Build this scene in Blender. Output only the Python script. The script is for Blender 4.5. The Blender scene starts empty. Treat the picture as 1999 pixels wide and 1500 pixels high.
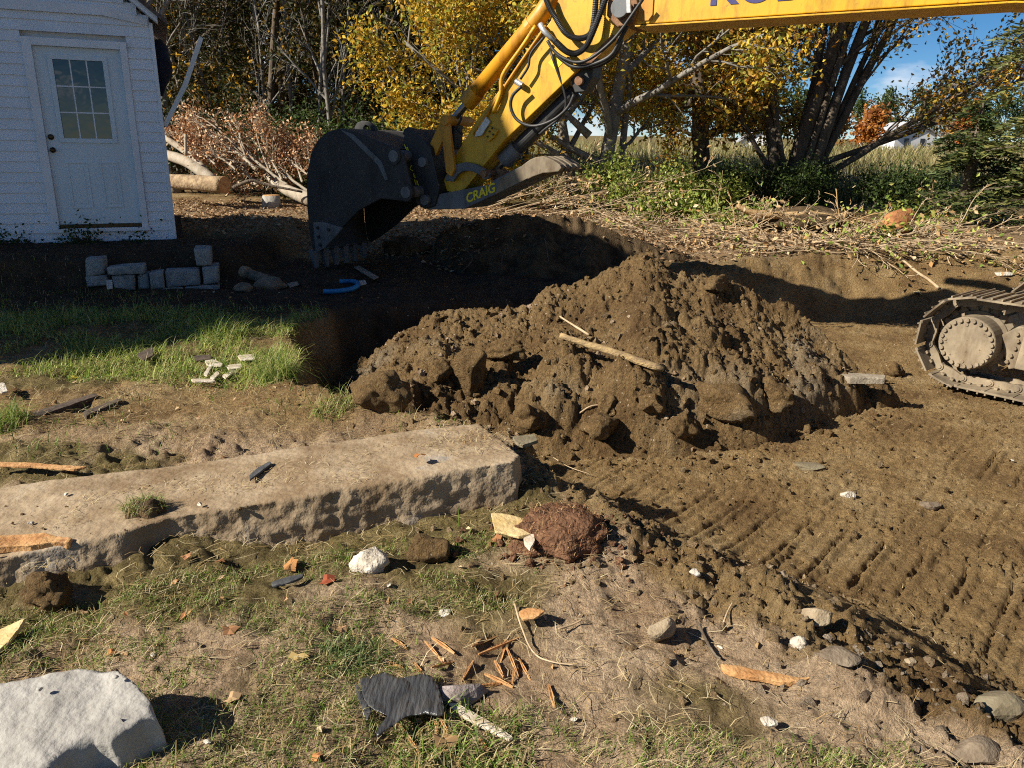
import bpy, bmesh, math, random
import numpy as np
from mathutils import Vector, Matrix

# ------------------------------------------------------------------ camera, sky, sun
scene = bpy.context.scene
col = scene.collection
CAM_H, FPX = 1.6, 1500.0
PITCH, ROLL = math.radians(17.2), math.radians(0.8)
Fw = np.array([0, math.cos(PITCH), -math.sin(PITCH)])
U0 = np.array([0, math.sin(PITCH), math.cos(PITCH)])
R0 = np.array([1.0, 0, 0])
Rt = R0 * math.cos(ROLL) + U0 * math.sin(ROLL)
Up = -R0 * math.sin(ROLL) + U0 * math.cos(ROLL)
CAM = np.array([0, 0, CAM_H])

cd = bpy.data.cameras.new('camera')
cd.sensor_width = 36.0
cd.lens = 36.0 * FPX / 1999.0
cd.clip_start, cd.clip_end = 0.05, 2000.0
cam = bpy.data.objects.new('camera', cd)
col.objects.link(cam)
cam.matrix_world = Matrix(((Rt[0], Up[0], -Fw[0], CAM[0]), (Rt[1], Up[1], -Fw[1], CAM[1]),
                           (Rt[2], Up[2], -Fw[2], CAM[2]), (0, 0, 0, 1)))
scene.camera = cam

SUN_EL = math.radians(33)
SUN_AZ = math.radians(21)          # how far behind the photographer's left shoulder
sdir = np.array([-math.cos(SUN_AZ) * math.cos(SUN_EL), -math.sin(SUN_AZ) * math.cos(SUN_EL), math.sin(SUN_EL)])
sl = bpy.data.lights.new('sun', 'SUN')
sl.energy, sl.angle, sl.color = 5.0, math.radians(0.53), (1.0, 0.93, 0.80)
sun = bpy.data.objects.new('sun', sl)
col.objects.link(sun)
sun.rotation_euler = Vector(sdir).to_track_quat('Z', 'Y').to_euler()

world = bpy.data.worlds.new('World')
scene.world = world
world.use_nodes = True
wn, wl = world.node_tree.nodes, world.node_tree.links
wn.clear()
sky = wn.new('ShaderNodeTexSky')
sky.sky_type = 'NISHITA'
sky.sun_disc = False
sky.sun_elevation = SUN_EL
sky.sun_rotation = math.atan2(sdir[0], sdir[1])
sky.air_density, sky.dust_density, sky.ozone_density = 0.6, 0.05, 2.0
wtc = wn.new('ShaderNodeTexCoord')
wmap = wn.new('ShaderNodeMapping')
wmap.inputs['Scale'].default_value = (1.0, 1.0, 2.6)
wmap.inputs['Location'].default_value = (0.35, 0.1, 0.2)
wno = wn.new('ShaderNodeTexNoise')
wno.inputs['Scale'].default_value = 3.1
wno.inputs['Detail'].default_value = 9
wno.inputs['Roughness'].default_value = 0.58
wrm = wn.new('ShaderNodeValToRGB')
wrm.color_ramp.elements[0].position, wrm.color_ramp.elements[1].position = 0.57, 0.70
wmx = wn.new('ShaderNodeMixRGB')
wmx.inputs['Color2'].default_value = (11.0, 11.0, 11.3, 1)
wbg = wn.new('ShaderNodeBackground')
wbg.inputs['Strength'].default_value = 0.05
wout = wn.new('ShaderNodeOutputWorld')
wl.new(wtc.outputs['Generated'], wmap.inputs['Vector'])
wl.new(wmap.outputs['Vector'], wno.inputs['Vector'])
wl.new(wno.outputs['Fac'], wrm.inputs['Fac'])
wl.new(wrm.outputs['Color'], wmx.inputs['Fac'])
whs = wn.new('ShaderNodeHueSaturation')
whs.inputs['Saturation'].default_value = 1.35
wl.new(sky.outputs['Color'], whs.inputs['Color'])
wl.new(whs.outputs['Color'], wmx.inputs['Color1'])
wl.new(wmx.outputs['Color'], wbg.inputs['Color'])
wl.new(wbg.outputs['Background'], wout.inputs['Surface'])

scene.view_settings.view_transform = 'Standard'
scene.view_settings.look = 'None'
scene.view_settings.exposure = 0.92
scene.view_settings.gamma = 1.0
scene.view_settings.use_curve_mapping = False
scene.render.engine = 'CYCLES'
scene.cycles.use_denoising = False
scene.cycles.pixel_filter_type = 'BLACKMAN_HARRIS'
scene.cycles.filter_width = 1.1
scene.cycles.max_bounces = 6
scene.cycles.diffuse_bounces = 3
scene.cycles.transparent_max_bounces = 8

rng = np.random.default_rng(11)
random.seed(5)

# ------------------------------------------------------------------ geometry helpers
def A(*v):
    return np.array(v, dtype=float)

def ray(px, py):
    return Fw + Rt * (px - 999.5) / FPX - Up * (py - 750.0) / FPX

def atz(px, py, z):
    d = ray(px, py)
    return CAM + d * ((z - CAM_H) / d[2])

def atp(px, py, o, n):
    d = ray(px, py)
    return CAM + d * (np.dot(np.asarray(o) - CAM, n) / np.dot(d, n))

def aty(px, py, y):
    d = ray(px, py)
    return CAM + d * (y / d[1])

def unit(v):
    v = np.asarray(v, float)
    return v / (np.linalg.norm(v) + 1e-12)

# --- noise
def _hash(ix, iy, seed):
    h = (ix.astype(np.int64) * 374761393 + iy.astype(np.int64) * 668265263 + seed * 2147483629) & 0xFFFFFFFF
    h = ((h ^ (h >> 13)) * 1274126177) & 0xFFFFFFFF
    h = ((h ^ (h >> 16)) * 2246822519) & 0xFFFFFFFF
    return ((h ^ (h >> 15)) & 0xFFFFFF) / float(0x1000000)

def vnoise(x, y, seed=0):
    x = np.asarray(x, float); y = np.asarray(y, float)
    ix, iy = np.floor(x), np.floor(y)
    fx, fy = x - ix, y - iy
    ux, uy = fx * fx * (3 - 2 * fx), fy * fy * (3 - 2 * fy)
    a, b = _hash(ix, iy, seed), _hash(ix + 1, iy, seed)
    c, d = _hash(ix, iy + 1, seed), _hash(ix + 1, iy + 1, seed)
    return (a * (1 - ux) + b * ux) * (1 - uy) + (c * (1 - ux) + d * ux) * uy - 0.5

def fbm(x, y, oct=4, seed=0, gain=0.5):
    t, amp, s = 0, 1.0, 1.0
    for o in range(oct):
        t = t + amp * vnoise(x * s + o * 17.3, y * s - o * 9.1, seed + o)
        amp *= gain
        s *= 2.03
    return t

def clods(x, y, cell, prob, seed):
    """rounded lumps: height in units of cell"""
    x = np.asarray(x, float) / cell; y = np.asarray(y, float) / cell
    ix, iy = np.floor(x), np.floor(y)
    out = np.zeros_like(x)
    for dx in (-1, 0, 1):
        for dy in (-1, 0, 1):
            cx, cy = ix + dx, iy + dy
            px = cx + 0.15 + 0.7 * _hash(cx, cy, seed)
            py = cy + 0.15 + 0.7 * _hash(cx, cy, seed + 1)
            on = _hash(cx, cy, seed + 2)
            r = (0.3 + 0.42 * _hash(cx, cy, seed + 3)) * (on < prob)
            q = 1 - ((x - px) ** 2 + (y - py) ** 2) / np.maximum(r * r, 1e-6)
            out = np.maximum(out, np.sqrt(np.maximum(q, 0)) * r * 0.62)
    return out

def sstep(a, b, x):
    t = np.clip((x - a) / (b - a), 0, 1)
    return t * t * (3 - 2 * t)

def noise3(P, scale, seed=0, oct=3):
    P = np.asarray(P) * scale
    return (fbm(P[:, 0] + 0.37 * P[:, 2], P[:, 1] - 0.61 * P[:, 2], oct, seed)
            + fbm(P[:, 1] + 31.7 + 0.43 * P[:, 0], P[:, 2] + 5.1, oct, seed + 40)
            + fbm(P[:, 2] + 11.7, P[:, 0] - 3.3 + 0.29 * P[:, 1], oct, seed + 80)) / 1.7

# --- materials
def nmat(name):
    m = bpy.data.materials.new(name)
    m.use_nodes = True
    return m, m.node_tree.nodes, m.node_tree.links, m.node_tree.nodes['Principled BSDF']

def pmat(name, c1, c2=None, scale=6.0, rough=0.8, bump=0.0, bscale=40.0, metallic=0.0, c3=None, stretch=(1, 1, 1), spec=0.4,
         lo=0.38, hi=0.62):
    """plain procedural surface: noise between two or three colours and a noise bump"""
    m, N, L, b = nmat(name)
    b.inputs['Roughness'].default_value = rough
    b.inputs['Metallic'].default_value = metallic
    b.inputs['Specular IOR Level'].default_value = spec
    tc = N.new('ShaderNodeTexCoord')
    mp = N.new('ShaderNodeMapping')
    mp.inputs['Scale'].default_value = stretch
    L.new(tc.outputs['Object'], mp.inputs['Vector'])
    c2 = c2 or tuple(v * 0.75 for v in c1)
    no = N.new('ShaderNodeTexNoise')
    no.inputs['Scale'].default_value = scale
    no.inputs['Detail'].default_value = 6
    no.inputs['Roughness'].default_value = 0.62
    L.new(mp.outputs['Vector'], no.inputs['Vector'])
    rp = N.new('ShaderNodeValToRGB')
    e = rp.color_ramp.elements
    e[0].position, e[1].position = lo, hi
    e[0].color, e[1].color = (*c1, 1), (*c2, 1)
    if c3:
        k = e.new(min(hi + 0.1, 0.95))
        k.color = (*c3, 1)
    L.new(no.outputs['Fac'], rp.inputs['Fac'])
    L.new(rp.outputs['Color'], b.inputs['Base Color'])
    if bump:
        n2 = N.new('ShaderNodeTexNoise')
        n2.inputs['Scale'].default_value = bscale
        n2.inputs['Detail'].default_value = 5
        L.new(mp.outputs['Vector'], n2.inputs['Vector'])
        bp = N.new('ShaderNodeBump')
        bp.inputs['Strength'].default_value = bump
        bp.inputs['Distance'].default_value = 0.02
        L.new(n2.outputs['Fac'], bp.inputs['Height'])
        L.new(bp.outputs['Normal'], b.inputs['Normal'])
    return m

def leafmat(name, trans=0.35, rough=0.55):
    """colour of each leaf comes from its own attribute; thin leaves let light through"""
    m, N, L, b = nmat(name)
    at = N.new('ShaderNodeAttribute')
    at.attribute_name = 'leaf_colour'
    b.inputs['Roughness'].default_value = rough
    b.inputs['Specular IOR Level'].default_value = 0.3
    L.new(at.outputs['Color'], b.inputs['Base Color'])
    tr = N.new('ShaderNodeBsdfTranslucent')
    L.new(at.outputs['Color'], tr.inputs['Color'])
    mx = N.new('ShaderNodeMixShader')
    mx.inputs['Fac'].default_value = trans
    L.new(b.outputs['BSDF'], mx.inputs[1])
    L.new(tr.outputs['BSDF'], mx.inputs[2])
    L.new(mx.outputs['Shader'], N['Material Output'].inputs['Surface'])
    return m

# --- mesh objects
def link(o, parent=None):
    col.objects.link(o)
    if parent is not None:
        o.parent = parent
    return o

def tag(o, label=None, cat=None, group=None, kind=None):
    if label: o['label'] = label
    if cat: o['category'] = cat
    if group: o['group'] = group
    if kind or label: o['kind'] = kind or 'thing'
    return o

ORIG = {}
def origin_of(o):
    while o.parent is not None:
        o = o.parent
    return ORIG.get(o.name, A(0, 0, 0))

def empty(name, loc, label, cat, group=None):
    o = bpy.data.objects.new(name, None)
    o.empty_display_size = 0.2
    o.location = loc
    link(o)
    ORIG[o.name] = np.asarray(loc, float)
    return tag(o, label, cat, group)

def np_mesh(name, V, F, smooth=False):
    V = np.ascontiguousarray(V, dtype=np.float32)
    F = np.ascontiguousarray(F, dtype=np.int32)
    me = bpy.data.meshes.new(name)
    k = F.shape[1]
    me.vertices.add(len(V)); me.vertices.foreach_set('co', V.ravel())
    me.loops.add(F.size); me.loops.foreach_set('vertex_index', F.ravel())
    me.polygons.add(len(F)); me.polygons.foreach_set('loop_start', np.arange(len(F), dtype=np.int32) * k)
    me.polygons.foreach_set('use_smooth', np.full(len(F), smooth, dtype=bool))
    me.update(calc_edges=True)
    return me

def put(name, V, F, mat, parent=None, smooth=False, loc=None, bevel=0.0, colours=None):
    """one mesh object; V in world space, stored relative to its thing's base"""
    V = np.asarray(V, float)
    if parent is not None:
        off = origin_of(parent)
    else:
        off = np.asarray(loc, float) if loc is not None else A(V[:, 0].mean(), V[:, 1].mean(), V[:, 2].min())
    W = V - off
    if isinstance(F, np.ndarray) and F.ndim == 2:
        me = np_mesh(name, W, F, smooth)
    else:
        me = bpy.data.meshes.new(name)
        me.from_pydata([tuple(v) for v in W], [], [tuple(int(i) for i in f) for f in F])
        if smooth:
            me.polygons.foreach_set('use_smooth', np.ones(len(me.polygons), dtype=bool))
        if bevel:
            bm = bmesh.new(); bm.from_mesh(me)
            bmesh.ops.recalc_face_normals(bm, faces=bm.faces)
            ed = [e for e in bm.edges if len(e.link_faces) == 2 and e.calc_face_angle(0) > 0.5]
            try:
                bmesh.ops.bevel(bm, geom=ed, offset=bevel, segments=2, affect='EDGES', profile=0.6, clamp_overlap=True)
            except Exception:
                pass
            bm.to_mesh(me); bm.free()
        me.update()
    if colours is not None:
        at = me.color_attributes.new('leaf_colour', 'FLOAT_COLOR', 'POINT')
        at.data.foreach_set('color', np.ascontiguousarray(colours, dtype=np.float32).ravel())
    if mat is not None:
        me.materials.append(mat)
    o = bpy.data.objects.new(name, me)
    link(o, parent)
    if parent is None:
        o.location = off
        ORIG[o.name] = off
    return o

class MB:
    def __init__(s):
        s.V, s.F, s.n = [], [], 0
    def add(s, V, F):
        V = np.asarray(V, float)
        s.V.append(V)
        s.F += [tuple(i + s.n for i in f) for f in F]
        s.n += len(V)
        return s
    def frame_box(s, c, ex, ey, ez, sx, sy, sz):
        c, ex, ey, ez = map(lambda q: np.asarray(q, float), (c, ex, ey, ez))
        V = [c + ex * (i * sx / 2) + ey * (j * sy / 2) + ez * (k * sz / 2) for k in (-1, 1) for j in (-1, 1) for i in (-1, 1)]
        return s.add(V, [(0, 2, 3, 1), (4, 5, 7, 6), (0, 1, 5, 4), (1, 3, 7, 5), (3, 2, 6, 7), (2, 0, 4, 6)])
    def box(s, lo, hi):
        lo, hi = A(*lo), A(*hi)
        return s.frame_box((lo + hi) / 2, A(1, 0, 0), A(0, 1, 0), A(0, 0, 1), *(hi - lo))
    def prism(s, P, d):
        """polygon P (n,3) swept by vector d"""
        P = np.asarray(P, float); n = len(P)
        Q = P + np.asarray(d, float)
        F = [tuple(range(n)), tuple(range(2 * n - 1, n - 1, -1))]
        F += [(i, i + n, (i + 1) % n + n, (i + 1) % n) for i in range(n)]
        return s.add(np.vstack([P, Q]), F)
    def tube(s, P, r, k=8, cap=True):
        P = np.asarray(P, float); n = len(P)
        r = np.full(n, float(r)) if np.isscalar(r) else np.asarray(r, float)
        T = np.gradient(P, axis=0)
        T /= np.linalg.norm(T, axis=1)[:, None] + 1e-12
        ref = A(0, 0, 1) if abs(T[0][2]) < 0.9 else A(1, 0, 0)
        a = unit(np.cross(T[0], ref))
        ang = np.arange(k) * 2 * math.pi / k
        V = np.zeros((n * k, 3))
        for i in range(n):
            a = a - T[i] * np.dot(a, T[i]); a = unit(a)
            b = np.cross(T[i], a)
            V[i * k:(i + 1) * k] = P[i] + r[i] * (np.cos(ang)[:, None] * a + np.sin(ang)[:, None] * b)
        F = [(i * k + j, i * k + (j + 1) % k, (i + 1) * k + (j + 1) % k, (i + 1) * k + j) for i in range(n - 1) for j in range(k)]
        if cap:
            F += [tuple(range(k - 1, -1, -1)), tuple(range((n - 1) * k, n * k))]
        return s.add(V, F)
    def build(s, name, mat, parent=None, smooth=False, loc=None, bevel=0.0):
        return put(name, np.vstack(s.V), s.F, mat, parent, smooth, loc, bevel)

def cyl(c, ax, r, h, k=20):
    """cylinder from c along ax by h"""
    m = MB(); c = np.asarray(c, float); ax = unit(ax)
    return m.tube([c, c + ax * h], [r, r], k)

def curve(P, n=8):
    """Catmull-Rom through the points"""
    P = np.asarray(P, float)
    Q = np.vstack([2 * P[0] - P[1], P, 2 * P[-1] - P[-2]])
    out = []
    for i in range(1, len(Q) - 2):
        for t in np.linspace(0, 1, n, endpoint=False):
            p0, p1, p2, p3 = Q[i - 1], Q[i], Q[i + 1], Q[i + 2]
            out.append(0.5 * ((2 * p1) + (-p0 + p2) * t + (2 * p0 - 5 * p1 + 4 * p2 - p3) * t * t + (-p0 + 3 * p1 - 3 * p2 + p3) * t ** 3))
    out.append(P[-1])
    return np.array(out)

def refine(mb, cuts_len, smooth_it=2, amp=0.01, scale=8.0, seed=0, amp2=0.0, scale2=30.0, up_keep=0.0):
    """closed shape -> evenly meshed, slightly worn and roughened (V, F)"""
    me = bpy.data.meshes.new('tmp')
    me.from_pydata([tuple(v) for v in np.vstack(mb.V)], [], mb.F)
    bm = bmesh.new(); bm.from_mesh(me)
    bmesh.ops.recalc_face_normals(bm, faces=bm.faces)
    bmesh.ops.triangulate(bm, faces=bm.faces)
    for _ in range(7):
        ed = [e for e in bm.edges if e.calc_length() > cuts_len]
        if not ed:
            break
        bmesh.ops.subdivide_edges(bm, edges=ed, cuts=1)
        bmesh.ops.triangulate(bm, faces=bm.faces)
    for _ in range(smooth_it):
        bmesh.ops.smooth_vert(bm, verts=bm.verts, factor=0.5, use_axis_x=True, use_axis_y=True, use_axis_z=True)
    bm.normal_update()
    V = np.array([v.co[:] for v in bm.verts])
    Nn = np.array([v.normal[:] for v in bm.verts])
    d = noise3(V, scale, seed, 4) * amp
    if amp2:
        d = d + np.abs(noise3(V, scale2, seed + 9, 3)) * -amp2
    k = 1 - up_keep * np.clip(Nn[:, 2], 0, 1)
    V = V + Nn * (d * k)[:, None]
    F = np.array([[v.index for v in f.verts] for f in bm.faces if len(f.verts) == 3], dtype=np.int32)
    bm.free(); bpy.data.meshes.remove(me)
    return V, F

_ICO = {}
def ico(sub):
    if sub not in _ICO:
        bm = bmesh.new(); bmesh.ops.create_icosphere(bm, subdivisions=sub, radius=1.0)
        bm.verts.index_update()
        _ICO[sub] = (np.array([v.co[:] for v in bm.verts]), np.array([[v.index for v in f.verts] for f in bm.faces], dtype=np.int32))
        bm.free()
    return _ICO[sub]

def stone_shape(size, seed, sub=3, facets=9, rough=0.06, lump=False):
    """angular (or lumpy) stone about its centre"""
    r = np.random.default_rng(seed)
    V, F = ico(sub)
    V = V.copy()
    if not lump:
        for _ in range(facets):
            n = unit(r.normal(size=3)); d = r.uniform(0.55, 0.85)
            t = np.maximum(V @ n - d, 0)
            V = V - t[:, None] * n
    V = V * (1 + (noise3(V, 1.3 if not lump else 1.9, seed, 4) * (rough * 3 if not lump else 0.55)))[:, None]
    return V * np.asarray(size), F

def rotm(rx, ry, rz):
    return np.array(Matrix.Rotation(rz, 3, 'Z') @ Matrix.Rotation(ry, 3, 'Y') @ Matrix.Rotation(rx, 3, 'X'))

# ------------------------------------------------------------------ terrain
PIT = np.array([(3.2, 0.2), (1.75, 1.25), (1.25, 1.85), (0.88, 2.4), (0.58, 2.8), (0.36, 3.12), (0.2, 3.5), (0.08, 3.95), (-0.45, 4.35),
                (-0.95, 4.62), (-1.38, 4.9), (-1.55, 5.5), (-1.85, 6.3), (-1.7, 7.1), (-0.7, 7.7), (1.0, 9.2), (2.4, 10.1),
                (3.6, 10.7), (5.2, 11.4), (8.0, 11.6), (13, 11.0), (13, 0.2)])

def pit_dist(x, y):
    """signed distance to the edge of the dug area, positive inside"""
    d = np.full(np.shape(x), 1e9)
    ins = np.zeros(np.shape(x), bool)
    n = len(PIT)
    for i in range(n):
        ax, ay = PIT[i]; bx, by = PIT[(i + 1) % n]
        ex, ey = bx - ax, by - ay
        t = np.clip(((x - ax) * ex + (y - ay) * ey) / (ex * ex + ey * ey), 0, 1)
        d = np.minimum(d, np.hypot(x - ax - t * ex, y - ay - t * ey))
        c = ((ay > y) != (by > y)) & (x < (bx - ax) * (y - ay) / (by - ay + 1e-12) + ax)
        ins ^= c
    return np.where(ins, d, -d)

TREAD_A = unit(A(0.65, 0.76, 0))[:2]           # along a grouser mark
TREAD_T = A(TREAD_A[1], -TREAD_A[0])           # along the track's run

def ground_h(x, y, fine=True):
    x = np.asarray(x, float); y = np.asarray(y, float)
    dd = pit_dist(x, y)
    # unbroken ground
    base = 0.10 * sstep(4.5, 7.5, y) * sstep(0.5, -1.5, x) + 0.30 * sstep(9.5, 13.5, y) + 0.016 * np.maximum(y - 22, 0) * sstep(-6, 4, x)
    base = base + 9.0 * sstep(18, 130, y) * sstep(0.05, -0.45, x / np.maximum(y, 5))
    base = base + 0.33 * sstep(7.9, 8.4, y - 0.445 * (x + 4.3)) * sstep(-2.9, -3.3, x) * sstep(13, 11, y)
    base = base + 0.12 * sstep(1.2, 2.4, x) * sstep(13.5, 10.0, y) * sstep(8, 9, y)
    pit = -0.5 + 0.14 * sstep(1.4, 0.0, dd) * sstep(4.5, 3.5, y) - 0.06 * sstep(5.5, 7.0, y) * sstep(2, 4, x)
    pit = pit + 0.03 * fbm(x * 0.7, y * 0.7, 3, 3)
    pit = pit - 0.28 * np.exp(-(((x + 1.25) / 0.42) ** 2 + ((y - 6.05) / 0.75) ** 2))
    w = 0.26 + 0.25 * sstep(6.5, 9.0, y) * sstep(-1.6, 1.5, x) + 1.05 * sstep(3.7, 3.0, y) + 0.5 * sstep(1.5, 3.0, x) * sstep(7, 9, y) + 0.9 * sstep(4.6, 6.5, x) * sstep(7, 9, y)
    wob = 0.14 * fbm(x * 2.6, y * 2.6, 3, 21)
    k = sstep(0.0, 1.0, (dd + wob * sstep(0, 4, y) + 0.06) / w)
    h = base * (1 - k) + pit * k
    # crumbled lip along the dug edge
    h = h + 0.05 * np.exp(-((dd + 0.12) / 0.16) ** 2) * sstep(7, 5, y) * sstep(3.0, 4.0, y)
    if not fine:
        return h
    near = sstep(24, 13, y)
    turf = 1 - k
    edge = np.exp(-((dd - 0.15) / 0.28) ** 2)
    h = h + near * turf * (0.075 * fbm(x * 1.3, y * 1.3, 4, 5) + 0.030 * fbm(x * 7, y * 7, 4, 6))
    rough = near * (0.55 * k + 1.0 * edge + 0.35 * turf)
    h = h + rough * (0.016 * fbm(x * 9, y * 9, 4, 31, 0.62))
    flat = sstep(0.5, 1.2, dd)
    fl2 = sstep(0.2, 0.6, dd)
    # grouser prints pressed in by the tracks
    a = x * TREAD_A[0] + y * TREAD_A[1]
    t = x * TREAD_T[0] + y * TREAD_T[1]
    band = sstep(3.22, 3.36, a) * sstep(4.4, 4.25, a) + 0.9 * sstep(5.6, 5.75, a) * sstep(6.75, 6.6, a) + 0.7 * sstep(2.3, 2.45, a) * sstep(3.0, 2.9, a) + 0.5 * sstep(4.5, 4.6, a) * sstep(5.4, 5.3, a)
    ph = (t + 0.49 + 0.014 * fbm(x * 3, y * 3, 2, 12)) / 0.207 + 0.5
    fr = ph - np.floor(ph)
    gr = np.exp(-((fr - 0.5) / 0.07) ** 2) + 0.45 * np.exp(-((fr - 0.83) / 0.05) ** 2) + 0.3 * np.exp(-((fr - 0.16) / 0.05) ** 2)
    ridge = np.exp(-((fr - 0.62) / 0.07) ** 2)
    keep = sstep(-0.28, 0.10, fbm(x * 1.3 + 7, y * 1.3, 3, 77) + 0.16)
    h = h + fl2 * band * keep * (-0.038 * gr + 0.016 * ridge)
    cl = clods(x, y, 0.13, 0.25, 50) * 0.13 * 0.55 + clods(x, y, 0.06, 0.35, 60) * 0.06 * 0.7 + clods(x, y, 0.032, 0.4, 70) * 0.032 * 0.8
    scat = sstep(-0.05, 0.35, fbm(x * 1.1 + 3, y * 1.1, 3, 91))
    prn = np.clip(band * keep, 0, 1) * fl2
    h = h + near * cl * np.clip(edge * 1.2 * (1 - 0.6 * prn) + (0.40 + 0.8 * scat) * flat * (1 - 0.85 * prn) + (0.25 + 0.9 * scat) * turf * sstep(5.0, 4.0, y), 0, 1.7)
    h = h + near * np.clip(edge * 0.8 + turf * sstep(4.6, 3.0, y) * sstep(-0.1, 0.25, fbm(x * 1.4, y * 1.4, 2, 321)), 0, 1) * clods(x + 1, y, 0.23, 0.3, 330) * 0.23 * 0.45
    # broken crust: small scarps in the pressed soil
    q = fbm(x * 4.2 + 2 * a, y * 4.2, 4, 301, 0.6) * 7
    fq = q - np.floor(q)
    h = h + near * (flat * (1 - 0.7 * prn) + 0.7 * edge) * 0.028 * (np.floor(q) + sstep(0.42, 0.58, fq) - q) + near * (flat + 0.8 * turf + edge) * (0.016 * fbm(x * 20, y * 20, 3, 305, 0.7) - 0.012 * np.abs(vnoise(x * 34, y * 34, 307)))
    return h

# heap of dug soil in the middle
RIDGE = np.array([(-1.72, 6.75, -0.62), (-1.4, 6.75, -0.33), (-0.72, 6.8, 0.17), (0.13, 6.85, 0.22), (0.30, 6.9, 0.38), (0.75, 6.9, 0.52), (1.13, 6.95, 0.70), (1.5, 6.9, 0.53),
                  (1.93, 6.9, 0.44), (2.55, 6.8, 0.20), (2.9, 6.65, -0.08), (3.25, 6.5, -0.36), (3.6, 6.4, -0.62)])
BASE_F = np.array([(-1.72, 6.5), (-1.3, 5.35), (-0.9, 4.85), (-0.2, 4.85), (0.35, 4.95), (1.0, 5.0), (1.8, 5.2), (2.3, 5.6), (2.8, 6.0), (3.3, 6.3), (3.6, 6.35)])

def mound_h(x, y):
    x = np.asarray(x, float); y = np.asarray(y, float)
    zr = np.interp(x, RIDGE[:, 0], RIDGE[:, 2]); yr = np.interp(x, RIDGE[:, 0], RIDGE[:, 1])
    yf = np.interp(x, BASE_F[:, 0], BASE_F[:, 1])
    zr = zr + 0.03 * fbm(x * 3, y * 0.5, 3, 15)
    t = (y - yf) / np.maximum(yr - yf, 0.05)
    g0 = -0.56
    tc_ = np.clip(t, 0, 1)
    tc_ = np.clip(tc_ ** 0.8 + 0.085 * np.sin(2 * math.pi * (tc_ + 0.22 * fbm(x * 0.9, y * 0.4, 2, 401))) * (1 - tc_) ** 0.5, 0, 1)
    f = np.where(t > 0, g0 + (zr - g0) * tc_, g0 - 0.7 * np.maximum(yf - y, 0))
    bk = zr - 0.75 * np.maximum(y - yr, 0) - 0.3 * np.maximum(y - yr, 0) ** 2
    h = np.where(y <= yr, f, bk)
    h = h + 0.20 * fbm(x * 1.5, y * 1.5, 3, 41) * sstep(0, 0.3, t) * sstep(1.15, 0.8, t)
    amp = sstep(-0.05, 0.2, t)
    low = sstep(0.9, 0.2, t) + 0.3
    h = h + amp * (clods(x, y, 0.34, 0.42, 110) * 0.34 * 0.75 * low + clods(x + 3, y, 0.16, 0.5, 120) * 0.16 * 0.75 * (0.35 + 0.65 * low)
                   + clods(x, y + 5, 0.075, 0.6, 130) * 0.075 * 1.0 + clods(x, y, 0.04, 0.65, 140) * 0.04 * 1.1)
    q = fbm(x * 3.6, y * 3.6, 4, 311, 0.6) * 6
    h = h + amp * 0.030 * (np.floor(q) + sstep(0.4, 0.6, q - np.floor(q)) - q)
    h = h + amp * 0.034 * fbm(x * 8, y * 8, 4, 45, 0.68)
    return h

# dark bank of soil and roots behind it
def bank_h(x, y):
    x = np.asarray(x, float); y = np.asarray(y, float)
    xc = np.array([-1.3, -1.0, -0.85, 0.0, 0.3, 1.05, 1.5, 2.5]); zc = np.array([-0.1, 0.42, 0.56, 0.68, 0.73, 0.63, 0.42, 0.12])
    zr = np.interp(x, xc, zc)
    yr = 10.6 + 0.05 * x
    h = np.where(y < yr, zr - 0.9 * np.maximum(yr - y, 0) ** 0.8 * (0.9 + 0.6 * fbm(x * 2, y * 2, 2, 8)), zr - 0.22 * (y - yr))
    return h + 0.10 * fbm(x * 3, y * 3, 4, 61) + clods(x, y, 0.12, 0.5, 150) * 0.12 + clods(x, y, 0.06, 0.5, 160) * 0.06

def top_h(x, y):
    x = np.asarray(x, float); y = np.asarray(y, float)
    h = ground_h(x, y)
    m = (x > -1.9) & (x < 3.8) & (y > 4.5) & (y < 8.2)
    return np.where(m, np.maximum(h, mound_h(x, y)), h)

def gp(px, py):
    """the ground point seen at a pixel: walk along the ray until it meets the ground"""
    d = ray(px, py)
    tt = np.linspace(0.8, 30, 2400) / d[1]
    P = CAM + d * tt[:, None]
    under = P[:, 2] < top_h(P[:, 0], P[:, 1])
    i = int(np.argmax(under)) if under.any() else len(tt) - 1
    p = P[i].copy()
    p[2] = float(top_h(p[0], p[1]))
    return p

def gz(x, y):
    return float(top_h(np.array([x]), np.array([y]))[0])

def masks(x, y):
    """what covers the ground: green turf, tan litter, pale dry soil"""
    dd = pit_dist(x, y)
    out = sstep(0.05, -0.12, dd + 0.25 * fbm(x * 3, y * 3, 3, 71))
    n1 = fbm(x * 1.6, y * 1.6, 4, 81)
    turf = out * sstep(-0.15, 0.25, n1 + 0.15 - 0.5 * sstep(-0.35, 0.9, x) * sstep(3.6, 3.0, y) - 0.55 * sstep(3.7, 4.1, y) * sstep(5.0, 4.7, y))
    turf = turf * sstep(12.0, 10.0, y) + sstep(15.5, 19, y) * sstep(-1.5, 1.0, x + 0.3 * (y - 17))
    litter = sstep(9.8, 11.2, y + 0.9 * n1) * sstep(18.0, 15.0, y) * out
    pale = out * sstep(4.6, 3.6, y + 0.4 * n1)
    return np.clip(turf, 0, 1), np.clip(litter, 0, 1), np.clip(pale, 0, 1)

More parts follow.
